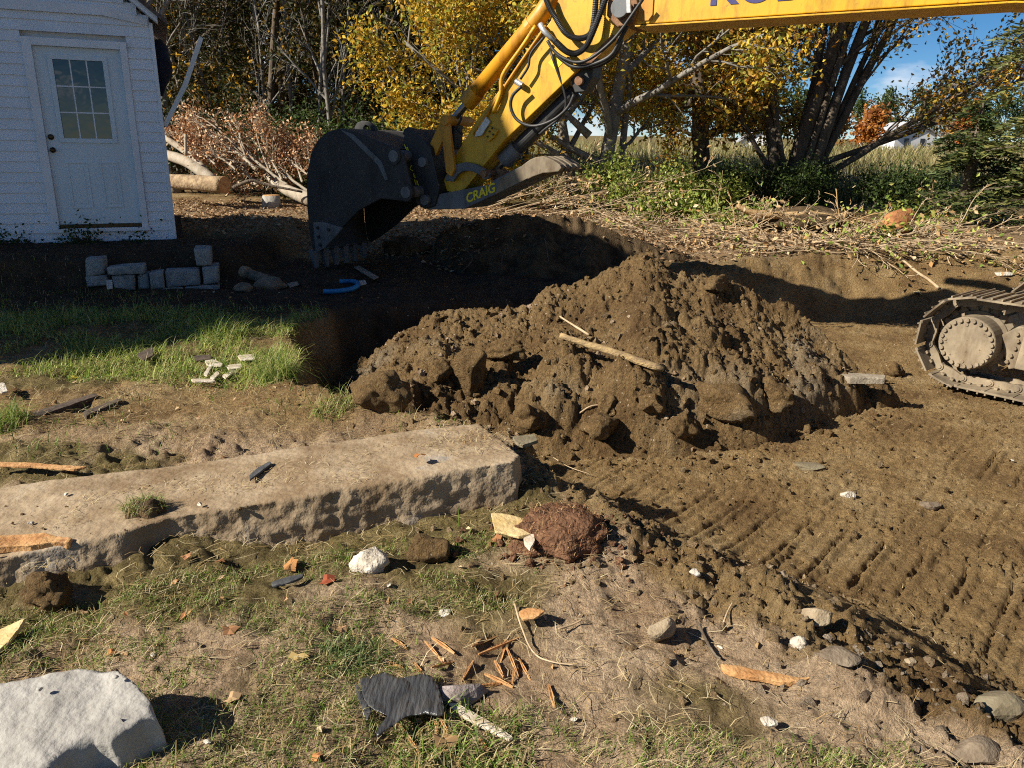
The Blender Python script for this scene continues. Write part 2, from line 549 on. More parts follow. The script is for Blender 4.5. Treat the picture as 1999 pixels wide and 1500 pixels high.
def soil_material(name, masked=True, tone=(0.72, 0.70, 0.70)):
    m, N, L, b = nmat(name)
    b.inputs['Roughness'].default_value = 0.92
    b.inputs['Specular IOR Level'].default_value = 0.18
    tc = N.new('ShaderNodeTexCoord')
    def noise(scale, detail=6, rough=0.6):
        n = N.new('ShaderNodeTexNoise')
        n.inputs['Scale'].default_value = scale; n.inputs['Detail'].default_value = detail; n.inputs['Roughness'].default_value = rough
        L.new(tc.outputs['Object'], n.inputs['Vector'])
        return n.outputs['Fac']
    def ramp(src, stops):
        r = N.new('ShaderNodeValToRGB')
        e = r.color_ramp.elements
        e[0].position, e[0].color = stops[0][0], (*stops[0][1], 1)
        e[1].position, e[1].color = stops[-1][0], (*stops[-1][1], 1)
        for p, c in stops[1:-1]:
            e.new(p).color = (*c, 1)
        L.new(src, r.inputs['Fac'])
        return r.outputs['Color']
    def mix(f, a, c, mode='MIX'):
        x = N.new('ShaderNodeMixRGB'); x.blend_type = mode
        if isinstance(f, float): x.inputs['Fac'].default_value = f
        else: L.new(f, x.inputs['Fac'])
        L.new(a, x.inputs['Color1']); L.new(c, x.inputs['Color2'])
        return x.outputs['Color']
    wet = ramp(noise(1.7), [(0.33, (0.172, 0.105, 0.046)), (0.5, (0.285, 0.189, 0.086)), (0.66, (0.365, 0.262, 0.136))])
    fine = ramp(noise(38, 8, 0.7), [(0.3, (0.50, 0.48, 0.45)), (0.7, (1.32, 1.30, 1.24))])
    c = mix(1.0, wet, fine, 'MULTIPLY')
    if masked:
        at = N.new('ShaderNodeAttribute'); at.attribute_name = 'cover'
        sp = N.new('ShaderNodeSeparateColor'); L.new(at.outputs['Color'], sp.inputs['Color'])
        pale = ramp(noise(2.6), [(0.35, (0.34, 0.230, 0.140)), (0.62, (0.56, 0.42, 0.285))])
        pale = mix(1.0, pale, fine, 'MULTIPLY')
        c = mix(sp.outputs['Blue'], c, pale)
        turf = ramp(noise(9), [(0.3, (0.11, 0.080, 0.034)), (0.5, (0.18, 0.140, 0.055)), (0.7, (0.30, 0.23, 0.11))])
        turf = mix(1.0, turf, fine, 'MULTIPLY')
        c = mix(sp.outputs['Red'], c, turf)
        lit = ramp(noise(14), [(0.3, (0.15, 0.092, 0.045)), (0.5, (0.26, 0.175, 0.095)), (0.7, (0.40, 0.29, 0.175))])
        c = mix(sp.outputs['Green'], c, lit)
        shade_tone = ramp(noise(6), [(0.3, (0.040, 0.027, 0.015)), (0.7, (0.105, 0.072, 0.042))])  # near-black soil tone standing in for shade on the ground
        c = mix(at.outputs['Alpha'], c, shade_tone)
    else:
        grey = ramp(noise(1.1, 3), [(0.55, tone), (0.68, (tone[0], tone[1] * 1.15, tone[2] * 1.55))])
        c = mix(1.0, c, grey, 'MULTIPLY')
    # pebbles and chips
    vo = N.new('ShaderNodeTexVoronoi'); vo.inputs['Scale'].default_value = 55
    L.new(tc.outputs['Object'], vo.inputs['Vector'])
    sel = N.new('ShaderNodeSeparateColor'); L.new(vo.outputs['Color'], sel.inputs['Color'])
    gt = N.new('ShaderNodeMath'); gt.operation = 'GREATER_THAN'; gt.inputs[1].default_value = 0.975
    L.new(sel.outputs['Red'], gt.inputs[0])
    lt = N.new('ShaderNodeMath'); lt.operation = 'LESS_THAN'; lt.inputs[1].default_value = 0.34
    L.new(vo.outputs['Distance'], lt.inputs[0])
    mu = N.new('ShaderNodeMath'); mu.operation = 'MULTIPLY'
    L.new(gt.outputs[0], mu.inputs[0]); L.new(lt.outputs[0], mu.inputs[1])
    pc = ramp(sel.outputs['Green'], [(0.2, (0.32, 0.21, 0.11)), (0.8, (0.52, 0.42, 0.30))])
    c = mix(mu.outputs[0], c, pc)
    L.new(c, b.inputs['Base Color'])
    h1 = N.new('ShaderNodeMath'); h1.operation = 'MULTIPLY_ADD'; h1.inputs[1].default_value = 0.45
    L.new(noise(130, 6, 0.7), h1.inputs[0]); L.new(noise(42, 7, 0.68), h1.inputs[2])
    bp = N.new('ShaderNodeBump'); bp.inputs['Strength'].default_value = 1.0; bp.inputs['Distance'].default_value = 0.045
    L.new(h1.outputs[0], bp.inputs['Height']); L.new(bp.outputs['Normal'], b.inputs['Normal'])
    return m

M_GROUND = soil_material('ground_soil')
M_SOIL = soil_material('dug_soil', False)
M_CRUMB = soil_material('pale_crumbs', False, (1.15, 1.2, 1.45))

def grid_mesh(name, X, Y, Z, keep=None):
    r, c = X.shape
    V = np.stack([X, Y, Z], -1).reshape(-1, 3)
    i = np.arange(r * c).reshape(r, c)
    Fq = np.stack([i[:-1, :-1], i[:-1, 1:], i[1:, 1:], i[1:, :-1]], -1).reshape(-1, 4)
    if keep is not None:
        kq = (keep[:-1, :-1] | keep[:-1, 1:] | keep[1:, 1:] | keep[1:, :-1]).reshape(-1)
        Fq = Fq[kq]
        used = np.unique(Fq)
        mp = np.zeros(r * c, dtype=np.int64); mp[used] = np.arange(len(used))
        V, Fq = V[used], mp[Fq]
    return V, Fq

ly = np.concatenate([np.arange(math.log(1.6), math.log(13.0), 0.0042), np.arange(math.log(13.0), math.log(900), 0.03)])
yy = np.exp(ly) - 1.0
uu = np.linspace(-1.0, 1.0, 640)
YY = np.repeat(yy[:, None], len(uu), 1)
XX = uu[None, :] * (YY + 1.0)
ZZ = ground_h(XX, YY)
V, Fq = grid_mesh('ground', XX, YY, ZZ)
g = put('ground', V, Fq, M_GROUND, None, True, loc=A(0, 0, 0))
tag(g, kind='structure')
tm, lm, pm = masks(XX.ravel(), YY.ravel())
xr_, yr_ = XX.ravel(), YY.ravel()
shade_mask = sstep(6.7, 7.3, yr_ + 0.5 * fbm(xr_ * 1.5, yr_ * 1.5, 3, 351)) * sstep(10.7, 10.0, yr_ + 0.6 * fbm(xr_ * 1.2, yr_ * 1.2, 3, 353)) * sstep(1.6, 0.6, xr_)   # shade by the house and under the bucket, painted into the soil colour
shade_mask = np.maximum(shade_mask, sstep(0.7, 0.1, np.hypot((xr_ + 1.35) / 0.8, (yr_ - 6.1) / 1.2)))  # same painted shade in the hole left of the heap
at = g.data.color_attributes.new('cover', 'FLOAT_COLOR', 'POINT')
at.data.foreach_set('color', np.stack([tm, lm, pm, shade_mask], -1).astype(np.float32).ravel())

xs = np.arange(-1.9, 3.75, 0.0125); ys = np.arange(4.45, 8.1, 0.0125)
MX, MY = np.meshgrid(xs, ys)
MZ = mound_h(MX, MY)
V, Fq = grid_mesh('dirt_mound', MX, MY, MZ, MZ > ground_h(MX, MY) - 0.03)
o = put('dirt_mound', V, Fq, M_SOIL, None, True, loc=A(1.0, 6.2, -0.5))
tag(o, 'big heap of freshly dug brown soil in the middle of the site', 'dirt mound')

xs = np.arange(-1.6, 2.6, 0.025); ys = np.arange(9.4, 13.0, 0.025)
MX, MY = np.meshgrid(xs, ys)
MZ = bank_h(MX, MY)
V, Fq = grid_mesh('soil_bank', MX, MY, MZ, MZ > ground_h(MX, MY) - 0.05)
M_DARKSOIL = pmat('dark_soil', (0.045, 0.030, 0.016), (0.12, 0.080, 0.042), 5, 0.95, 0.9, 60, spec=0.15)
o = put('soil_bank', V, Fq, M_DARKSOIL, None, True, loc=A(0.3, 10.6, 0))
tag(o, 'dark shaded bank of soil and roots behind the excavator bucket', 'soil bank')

# ------------------------------------------------------------------ white house
WA = math.radians(66)
EW = A(math.sin(WA), math.cos(WA), 0)            # along the end wall, to the right
NW = A(math.cos(WA), -math.sin(WA), 0)           # out of the wall
CW = A(-4.30, 9.89, 0.0)
ZUP = A(0, 0, 1)
def wp(u, z, off=0.0):
    return CW + EW * u + ZUP * z + NW * off

M_SIDING = pmat('white_vinyl', (0.78, 0.80, 0.84), (0.72, 0.74, 0.78), 2.5, 0.55, 0.06, 18, c3=(0.52, 0.52, 0.52))
M_TRIM = pmat('white_trim', (0.80, 0.81, 0.84), (0.72, 0.72, 0.74), 3.0, 0.5, 0.05, 25)
M_DOOR = pmat('door_paint', (0.68, 0.75, 0.79), (0.63, 0.69, 0.73), 1.5, 0.45, 0.03, 30)
M_KNOB = pmat('dark_brass', (0.05, 0.035, 0.02), (0.09, 0.06, 0.03), 30, 0.35, metallic=0.8)
M_SHINGLE = pmat('roof_shingle', (0.09, 0.06, 0.05), (0.16, 0.12, 0.10), 20, 0.9, 0.5, 60)
M_WOODOLD = pmat('old_dark_wood', (0.05, 0.035, 0.025), (0.10, 0.07, 0.05), 12, 0.9, 0.4, 40)

house = empty('white_house', (CW[0], CW[1], 0.3), 'white clapboard house end wall with a half glazed door in shade', 'house')
Z0, STEP = 0.42, 0.1175
def board(u0, u1, z, h=STEP, lift0=0.0, lift1=0.0):
    """one lapped siding board: wedge section, lower edge stands out"""
    P = [wp(u0, z + lift0, 0.024), wp(u0, z + lift0, 0.004), wp(u0, z + h + lift0 + 0.01, -0.006), wp(u0, z + h + lift0 + 0.01, 0.006)]
    Q = [wp(u1, z + lift1, 0.024), wp(u1, z + lift1, 0.004), wp(u1, z + h + lift1 + 0.01, -0.006), wp(u1, z + h + lift1 + 0.01, 0.006)]
    return put('siding_board', np.array(P + Q), [(0, 1, 2, 3), (7, 6, 5, 4), (0, 4, 5, 1), (1, 5, 6, 2), (2, 6, 7, 3), (3, 7, 4, 0)], M_SIDING, house)
DU0, DU1, DZ0, DZ1 = -1.37, -0.305, 0.585, 2.705
k = 0
z = Z0
while z < 3.3:
    zc = z + STEP / 2
    j = (random.random() - 0.5) * 0.006
    rake_u = -0.02 if zc < 2.95 else -0.02 - (zc - 2.95) / 0.95
    if z + STEP > DZ0 + 0.02 and z < DZ1 - 0.02:
        board(-6.6, DU0 - 0.002, z, lift0=j); board(DU1 + 0.002, -0.035, z, lift1=j)
    else:
        board(-6.6, rake_u - 0.015, z, lift0=j * 0.4)
    z += STEP
    k += 1
m = MB(); m.prism([wp(-6.6, 0.40, -0.07), wp(0, 0.40, -0.07), wp(0, 2.93, -0.07), wp(-0.45, 3.36, -0.07), wp(-6.6, 3.36, -0.07)], NW * -0.04)
m.build('sheathing', M_SIDING, house)
m = MB(); m.frame_box(wp(-0.018, 1.665, 0.004), EW, NW, ZUP, 0.04, 0.05, 2.53); m.build('corner_trim', M_TRIM, house, bevel=0.006)
# door trim and threshold
for (u0, u1, z0, z1, nm, off) in ((DU0, DU0 + 0.095, DZ0, DZ1, 'door_casing', 0.012), (DU1 - 0.075, DU1, DZ0, DZ1, 'door_casing', 0.012),
                                  (DU0 + 0.095, DU1 - 0.075, DZ1 - 0.085, DZ1, 'door_casing', 0.012), (DU0 - 0.03, DU1 + 0.01, DZ0 - 0.045, DZ0, 'door_sill', 0.03),
                                  (DU0 + 0.10, DU1 - 0.08, DZ0 + 0.001, DZ0 + 0.045, 'threshold', -0.005)):
    m = MB(); m.frame_box(wp((u0 + u1) / 2, (z0 + z1) / 2, off), EW, NW, ZUP, u1 - u0, 0.06, z1 - z0)
    m.build(nm, M_KNOB if nm == 'threshold' else M_TRIM, house, bevel=0.005)
U0d, U1d, Z0d, Z1d = DU0 + 0.097, DU1 - 0.077, DZ0 + 0.046, DZ1 - 0.087
GU0, GU1, GZ0, GZ1 = -1.105, -0.565, 1.61, 2.50
off_d = -0.035
m = MB()
for (a, b, c, d) in ((U0d, U1d, Z0d, GZ0), (U0d, U1d, GZ1, Z1d), (U0d, GU0, GZ0, GZ1), (GU1, U1d, GZ0, GZ1)):
    m.frame_box(wp((a + b) / 2, (c + d) / 2, off_d), EW, NW, ZUP, b - a, 0.045, d - c)
door = m.build('door', M_DOOR, house)
def fr(name, u0, u1, z0, z1, w, off, mat, dep=0.02):
    m = MB()
    for (a, b, c, d) in ((u0, u1, z0, z0 + w), (u0, u1, z1 - w, z1), (u0, u0 + w, z0 + w, z1 - w), (u1 - w, u1, z0 + w, z1 - w)):
        m.frame_box(wp((a + b) / 2, (c + d) / 2, off), EW, NW, ZUP, b - a, dep, d - c)
    return m.build(name, mat, door, bevel=0.003)
fr('window_frame', GU0 - 0.035, GU1 + 0.035, GZ0 - 0.035, GZ1 + 0.035, 0.05, off_d + 0.031, M_DOOR)
for (u0, u1) in ((-1.11, -0.885), (-0.76, -0.555)):
    fr('raised_panel', u0, u1, 0.82, 1.36, 0.022, off_d + 0.026, M_DOOR, 0.012)
    m = MB(); m.frame_box(wp((u0 + u1) / 2, 1.09, off_d + 0.024), EW, NW, ZUP, u1 - u0 - 0.10, 0.010, 0.44); m.build('panel_field', M_DOOR, door, bevel=0.004)
mg, N, L, b = nmat('window_glass')
b.inputs['Base Color'].default_value = (0.012, 0.010, 0.009, 1); b.inputs['Roughness'].default_value = 0.015
b.inputs['Specular IOR Level'].default_value = 1.0
b.inputs['IOR'].default_value = 1.5
tcn = N.new('ShaderNodeTexCoord'); nn = N.new('ShaderNodeTexNoise'); nn.inputs['Scale'].default_value = 5; bn = N.new('ShaderNodeBump')
bn.inputs['Strength'].default_value = 0.10; bn.inputs['Distance'].default_value = 0.02
L.new(tcn.outputs['Object'], nn.inputs['Vector']); L.new(nn.outputs['Fac'], bn.inputs['Height']); L.new(bn.outputs['Normal'], b.inputs['Normal'])
du, dz = (GU1 - GU0 - 0.03) / 3, (GZ1 - GZ0 - 0.03) / 3
for i in range(3):
    for j in range(3):
        m = MB(); m.frame_box(wp(GU0 + 0.015 + du * (i + 0.5), GZ0 + 0.015 + dz * (j + 0.5), off_d + 0.004 + 0.0012 * ((i * 2 + j) % 3)), EW, NW, ZUP, du - 0.002, 0.006, dz - 0.002)
        m.build('window_pane', mg, door)
for i in (1, 2):
    m = MB(); m.frame_box(wp(GU0 + 0.015 + du * i, (GZ0 + GZ1) / 2, off_d + 0.018), EW, NW, ZUP, 0.014, 0.012, GZ1 - GZ0); m.build('muntin', M_TRIM, door)
    m = MB(); m.frame_box(wp((GU0 + GU1) / 2, GZ0 + 0.015 + dz * i, off_d + 0.020), EW, NW, ZUP, GU1 - GU0, 0.012, 0.014); m.build('muntin', M_TRIM, door)
for zz, nm in ((1.635, 'deadbolt'), (1.49, 'door_knob')):
    m = MB(); c = wp(-1.225, zz, off_d + 0.02)
    if nm == 'door_knob':
        m.tube([c, c + NW * 0.012, c + NW * 0.03, c + NW * 0.04, c + NW * 0.06, c + NW * 0.068], [0.032, 0.032, 0.014, 0.024, 0.028, 0.012], 14)
    else:
        m.tube([c, c + NW * 0.02, c + NW * 0.03], [0.034, 0.032, 0.02], 14)
    m.build(nm, M_KNOB, door, smooth=True)
# frieze boards and roof edge
m = MB(); m.prism([wp(-6.6, 2.96, 0.026), wp(-0.52, 2.975, 0.026), wp(-0.05, 2.90, 0.026), wp(-0.05, 2.97, 0.026), wp(-0.50, 3.08, 0.026), wp(-6.6, 3.06, 0.026)], NW * 0.022)
m.build('frieze_board', M_TRIM, house)
m = MB(); m.prism([wp(0.06, 2.92, 0.0), wp(0.06, 2.99, 0.0), wp(-0.60, 3.60, 0.0), wp(-0.60, 3.47, 0.0)], NW * 0.16)
m.build('rake_board', M_TRIM, house)
DEEP = 1.9
m = MB(); m.prism([wp(0.16, 2.905, 0.20), wp(0.16, 2.955, 0.20), wp(-1.6, 4.45, 0.20), wp(-1.6, 4.37, 0.20)], NW * -(DEEP + 0.4)); m.build('roof', M_SHINGLE, house)
m = MB(); m.prism([wp(-3.3, 2.905, 0.20), wp(-3.3, 2.955, 0.20), wp(-1.6, 4.45, 0.20), wp(-1.6, 4.37, 0.20)], NW * -(DEEP + 0.4)); m.build('roof', M_SHINGLE, house)
m = MB(); m.prism([wp(-0.46, 3.36, -0.012), wp(-1.6, 4.30, -0.012), wp(-2.8, 3.36, -0.012)], NW * -0.1); m.build('gable', M_SIDING, house)
m = MB(); m.prism([wp(-0.01, 0.40, -0.12), wp(-0.01, 2.9, -0.12), wp(-0.11, 2.9, -0.12), wp(-0.11, 0.40, -0.12)], NW * -DEEP); m.build('side_wall', M_SIDING, house)
m = MB(); m.prism([wp(-6.6, 0.40, -DEEP), wp(-0.12, 0.40, -DEEP), wp(-0.12, 2.9, -DEEP), wp(-1.6, 4.2, -DEEP), wp(-6.6, 2.9, -DEEP)], NW * -0.1); m.build('back_wall', M_SIDING, house)
m = MB(); m.frame_box(wp(0.03, 0.44, -0.25), EW, NW, ZUP, 0.1, 0.12, 0.5); m.build('corner_post', M_WOODOLD, house)
# taller main block further along, out of the picture on the left; its gable throws the big shadow
XG = -10.0
prof = [(3.05, 0), (3.05, 4.3), (3.85, 6.6), (5.25, 8.75), (6.3, 8.0), (7.7, 4.4), (7.7, 0)]
m = MB(); m.prism([A(XG, y, z) for y, z in prof], A(-6, 0, 0)); m.build('main_block', M_SIDING, house)
m = MB()
for (a, b) in zip(prof[1:-2], prof[2:-1]):
    dirv = unit(A(0, b[0] - a[0], b[1] - a[1])); nv = np.cross(A(1, 0, 0), dirv); nv = nv if nv[2] > 0 else -nv
    P0, P1 = A(XG + 0.2, *a), A(XG + 0.2, *b)
    m.prism([P0 + nv * 0.004, P1 + nv * 0.004, P1 + nv * 0.09, P0 + nv * 0.09], A(-6.4, 0, 0))
m.build('main_roof', M_SHINGLE, house)
# peeled strip of white corner trim
p0, p1 = wp(0.01, 1.78, -0.02), aty(393, 72, 9.7)
mid = (p0 + p1) / 2 + A(0.03, 0, -0.02)
d = unit(p1 - p0); sv = unit(np.cross(d, NW))
m = MB(); m.add([p0 + sv * 0.026, p0 - sv * 0.026, mid + sv * 0.028, mid - sv * 0.028, p1 + sv * 0.024, p1 - sv * 0.024] + [q + NW * -0.03 for q in (p0 + sv * 0.026, p0 - sv * 0.026, mid + sv * 0.028, mid - sv * 0.028, p1 + sv * 0.024, p1 - sv * 0.024)],
      [(0, 1, 3, 2), (2, 3, 5, 4), (6, 8, 9, 7), (8, 10, 11, 9), (0, 2, 8, 6), (2, 4, 10, 8), (1, 7, 9, 3), (3, 9, 11, 5), (0, 6, 7, 1), (4, 5, 11, 10)])
o = m.build('loose_trim', M_TRIM, house); o['label'] = 'peeled white corner trim leaning out from the wall'
# dark cloth bundle hung at the corner
m = MB(); c = aty(312, 130, 10.25)
m.tube(curve([c + A(0, 0, 0.30), c + A(0.02, 0, 0.2), c + A(0.05, 0, 0.05), c + A(0.03, 0, -0.12), c + A(-0.03, 0, -0.34)], 5), np.interp(np.linspace(0, 1, 21), [0, 0.2, 0.5, 0.75, 1], [0.05, 0.10, 0.12, 0.08, 0.02]), 10)
V = np.vstack(m.V); V = V + noise3(V, 9, 3)[:, None] * 0.03
o = put('tarp_bundle', V, m.F, pmat('navy_cloth', (0.008, 0.010, 0.02), (0.015, 0.018, 0.035), 12, 0.9, 0.5, 20), None, True)
tag(o, 'dark navy bundle hanging behind the right corner of the white house', 'bundle')

# loose concrete blocks of the foundation
M_BLOCK = pmat('concrete_block', (0.20, 0.21, 0.21), (0.31, 0.32, 0.31), 9, 0.9, 0.6, 120)
bd = unit(gp(425, 582)[:2] - gp(200, 570)[:2]); 
EB = unit(A(0.93, 0.30, 0)); NB = A(EB[1], -EB[0], 0)
bo = aty(330, 545, 8.15)
BO = A(bo[0], bo[1], 0)
found = empty('block_foundation', (bo[0], bo[1], 0.1), 'broken row of grey concrete blocks below the house wall', 'foundation')
def bpt(px, py, off=0.0):
    return atp(px, py, BO + NB * off, NB)
for i, (q, off, dep) in enumerate((([(165, 505), (203, 502), (205, 535), (167, 540)], -0.02, 0.2), ([(207, 522), (281, 516), (283, 534), (210, 537)], 0.03, 0.2),
                          ([(165, 540), (207, 537), (214, 556), (170, 560)], 0.0, 0.2),
                          ([(216, 538), (262, 535), (264, 566), (224, 568)], 0.01, 0.2), ([(268, 536), (288, 534), (292, 566), (270, 567)], -0.03, 0.2),
                          ([(290, 532), (318, 529), (321, 563), (294, 566)], 0.04, 0.2), ([(321, 528), (389, 524), (392, 556), (324, 561)], 0.0, 0.2),
                          ([(394, 522), (425, 519), (428, 553), (398, 556)], 0.02, 0.36), ([(300, 563), (357, 560), (358, 579), (303, 580)], 0.02, 0.2),
                          ([(360, 560), (428, 555), (430, 574), (362, 579)], 0.015, 0.2), ([(377, 485), (410, 486), (413, 518), (383, 520)], -0.02, 0.38))):
    P = np.array([bpt(x, y, off) for x, y in q])
    mb = MB().prism(P, -NB * dep)
    V, Fq = refine(mb, 0.05, 1, 0.008, 9, i)
    put('concrete_block', V, Fq, M_BLOCK, found, True)

# ------------------------------------------------------------------ excavator
BA = math.radians(-62)
E1 = A(math.sin(BA), math.cos(BA), 0)            # along boom and arm, towards the bucket
NX = A(-E1[1], E1[0], 0)                         # side of the arm that faces the photographer
OX = A(1.01, 8.36, 2.92)                         # boom/arm pin, middle of the machine's working plane
def xp(px, py, off=0.0):
    return atp(px, py, OX + NX * off, NX)
def sx(s, z, off=0.0):
    return A(OX[0], OX[1], 0) + E1 * s + ZUP * z + NX * off

def paint(name, base, wear, rust, rough=0.38):
    """scuffed machine paint"""
    m, N, L, b = nmat(name)
    tc = N.new('ShaderNodeTexCoord')
    n1 = N.new('ShaderNodeTexNoise'); n1.inputs['Scale'].default_value = 2.2; n1.inputs['Detail'].default_value = 9; n1.inputs['Roughness'].default_value = 0.7
    n2 = N.new('ShaderNodeTexNoise'); n2.inputs['Scale'].default_value = 16; n2.inputs['Detail'].default_value = 8; n2.inputs['Roughness'].default_value = 0.75
    r1 = N.new('ShaderNodeValToRGB'); r1.color_ramp.elements[0].position, r1.color_ramp.elements[1].position = 0.35, 0.7
    r1.color_ramp.elements[0].color, r1.color_ramp.elements[1].color = (*base, 1), (*wear, 1)
    r2 = N.new('ShaderNodeValToRGB'); r2.color_ramp.elements[0].position, r2.color_ramp.elements[1].position = 0.60, 0.67
    mx = N.new('ShaderNodeMixRGB'); mx.inputs['Color2'].default_value = (*rust, 1)
    for n in (n1, n2): L.new(tc.outputs['Object'], n.inputs['Vector'])
    L.new(n1.outputs['Fac'], r1.inputs['Fac']); L.new(n2.outputs['Fac'], r2.inputs['Fac'])
    L.new(r1.outputs['Color'], mx.inputs['Color1']); L.new(r2.outputs['Color'], mx.inputs['Fac'])
    n3 = N.new('ShaderNodeTexNoise'); n3.inputs['Scale'].default_value = 4.5; n3.inputs['Detail'].default_value = 8; n3.inputs['Roughness'].default_value = 0.7
    mp3 = N.new('ShaderNodeMapping'); mp3.inputs['Scale'].default_value = (1.6, 1.6, 0.45)
    L.new(tc.outputs['Object'], mp3.inputs['Vector']); L.new(mp3.outputs['Vector'], n3.inputs['Vector'])
    r3 = N.new('ShaderNodeValToRGB'); r3.color_ramp.elements[0].position, r3.color_ramp.elements[1].position = 0.48, 0.72
    r3.color_ramp.elements[0].color, r3.color_ramp.elements[1].color = (1, 1, 1, 1), (0.52, 0.44, 0.36, 1)
    L.new(n3.outputs['Fac'], r3.inputs['Fac'])
    m3 = N.new('ShaderNodeMixRGB'); m3.blend_type = 'MULTIPLY'; m3.inputs['Fac'].default_value = 1.0
    L.new(mx.outputs['Color'], m3.inputs['Color1']); L.new(r3.outputs['Color'], m3.inputs['Color2'])
    L.new(m3.outputs['Color'], b.inputs['Base Color'])
    rr = N.new('ShaderNodeMapRange'); rr.inputs['To Min'].default_value, rr.inputs['To Max'].default_value = rough - 0.08, rough + 0.3
    L.new(n2.outputs['Fac'], rr.inputs['Value']); L.new(rr.outputs['Result'], b.inputs['Roughness'])
    bp = N.new('ShaderNodeBump'); bp.inputs['Strength'].default_value = 0.12; bp.inputs['Distance'].default_value = 0.01
    L.new(n2.outputs['Fac'], bp.inputs['Height']); L.new(bp.outputs['Normal'], b.inputs['Normal'])
    return m
M_YEL = paint('yellow_paint', (0.62, 0.355, 0.006), (0.54, 0.29, 0.010), (0.30, 0.15, 0.03))
M_YEL2 = paint('orange_yellow_paint', (0.58, 0.27, 0.010), (0.48, 0.20, 0.012), (0.14, 0.06, 0.02))
M_BLK = paint('black_steel', (0.014, 0.015, 0.016), (0.040, 0.038, 0.036), (0.13, 0.105, 0.075), 0.5)
M_GREY = paint('grey_steel', (0.10, 0.11, 0.12), (0.16, 0.16, 0.16), (0.26, 0.20, 0.12), 0.5)
M_DUSTY = paint('dusty_steel', (0.13, 0.10, 0.065), (0.33, 0.26, 0.17), (0.075, 0.052, 0.032), 0.7)
M_RUST = pmat('rusty_steel', (0.16, 0.075, 0.035), (0.26, 0.14, 0.07), 20, 0.8, 0.3, 60)
M_CHROME = pmat('rod_chrome', (0.35, 0.35, 0.36), (0.28, 0.28, 0.29), 8, 0.25, metallic=1.0)
M_HOSE = pmat('rubber_hose', (0.016, 0.016, 0.017), (0.03, 0.03, 0.03), 30, 0.5)
M_ALU = pmat('pale_fitting', (0.55, 0.55, 0.54), (0.38, 0.38, 0.37), 30, 0.4, metallic=0.5)
M_LETY = pmat('yellow_lettering', (0.80, 0.66, 0.02), (0.70, 0.55, 0.02), 20, 0.5)
M_LETB = pmat('blue_lettering', (0.035, 0.03, 0.12), (0.05, 0.045, 0.15), 20, 0.5)

exc = empty('excavator', (5.6, 6.0, -0.56), 'yellow tracked excavator with boom, arm, thumb and black bucket reaching left', 'excavator')

def plate(name, px, off, width, mat, parent=exc, bevel=0.008):
    P = np.array([xp(x, y, off) for x, y in px])
    return MB().prism(P, -NX * width).build(name, mat, parent, bevel=bevel)
def splate(name, sz, off, width, mat, parent=exc, bevel=0.008):
    P = np.array([sx(s, z, off) for s, z in sz])
    return MB().prism(P, -NX * width).build(name, mat, parent, bevel=bevel)
def xtube(name, pts, off, r, mat, parent=exc, k=12, sm=6):
    P = np.array([xp(*p[:2], p[2] if len(p) > 2 else off) for p in pts])
    C = curve(P, sm) if len(P) > 2 and sm > 1 else P
    return MB().tube(C, r, k).build(name, mat, parent, smooth=len(P) > 2)
def xpin(name, px, py, off, r, h, mat, parent=exc, k=18):
    c = xp(px, py, off)
    return cyl(c - NX * h, NX, r, h, k).build(name, mat, parent, bevel=0.004)

# boom: straight lower edge, bends down behind the frame to its foot
boom = splate('boom', [(-0.02, 2.74), (-0.30, 2.735), (-3.35, 2.745), (-3.75, 2.70), (-5.1, 1.55), (-5.35, 1.1), (-5.6, 1.2), (-5.5, 1.7), (-4.5, 3.15), (-3.7, 3.75), (-2.6, 3.72), (-0.6, 3.22), (0.10, 3.08), (0.16, 2.9)], 0.21, 0.42, M_YEL)
splate('bottom_flange', [(-0.26, 2.722), (-3.35, 2.73), (-3.72, 2.69), (-3.72, 2.678), (-3.35, 2.716), (-0.26, 2.708)], 0.245, 0.49, M_YEL, boom, 0.003)
def text_part(name, body, p, right, up, size, mat, parent, shear=0.0, ext=0.004, bold=0.0):
    cu = bpy.data.curves.new(name, 'FONT'); cu.body = body; cu.size = size; cu.extrude = ext; cu.shear = shear; cu.offset = bold
    to = bpy.data.objects.new(name, cu); col.objects.link(to)
    dg = bpy.context.evaluated_depsgraph_get()
    me = bpy.data.meshes.new_from_object(to.evaluated_get(dg))
    n = len(me.vertices); co = np.zeros(n * 3, dtype=np.float32); me.vertices.foreach_get('co', co); co = co.reshape(-1, 3)
    fs = [tuple(q.vertices) for q in me.polygons]
    bpy.data.objects.remove(to); bpy.data.curves.remove(cu); bpy.data.meshes.remove(me)
    out = np.cross(right, up)
    W = np.asarray(p) + co[:, :1] * right + co[:, 1:2] * up + co[:, 2:] * out
    return put(name, W, fs, mat, parent)
text_part('boom_lettering', 'KOBELCO', xp(1382, 9, 0.213), -E1, ZUP, 0.40, M_LETB, boom, 0.0, 0.003, 0.008)
splate('weld_plate', [(-0.12, 2.76), (-0.42, 2.76), (-0.42, 2.98), (-0.12, 3.0)], 0.222, 0.01, M_YEL2, boom, 0.002)

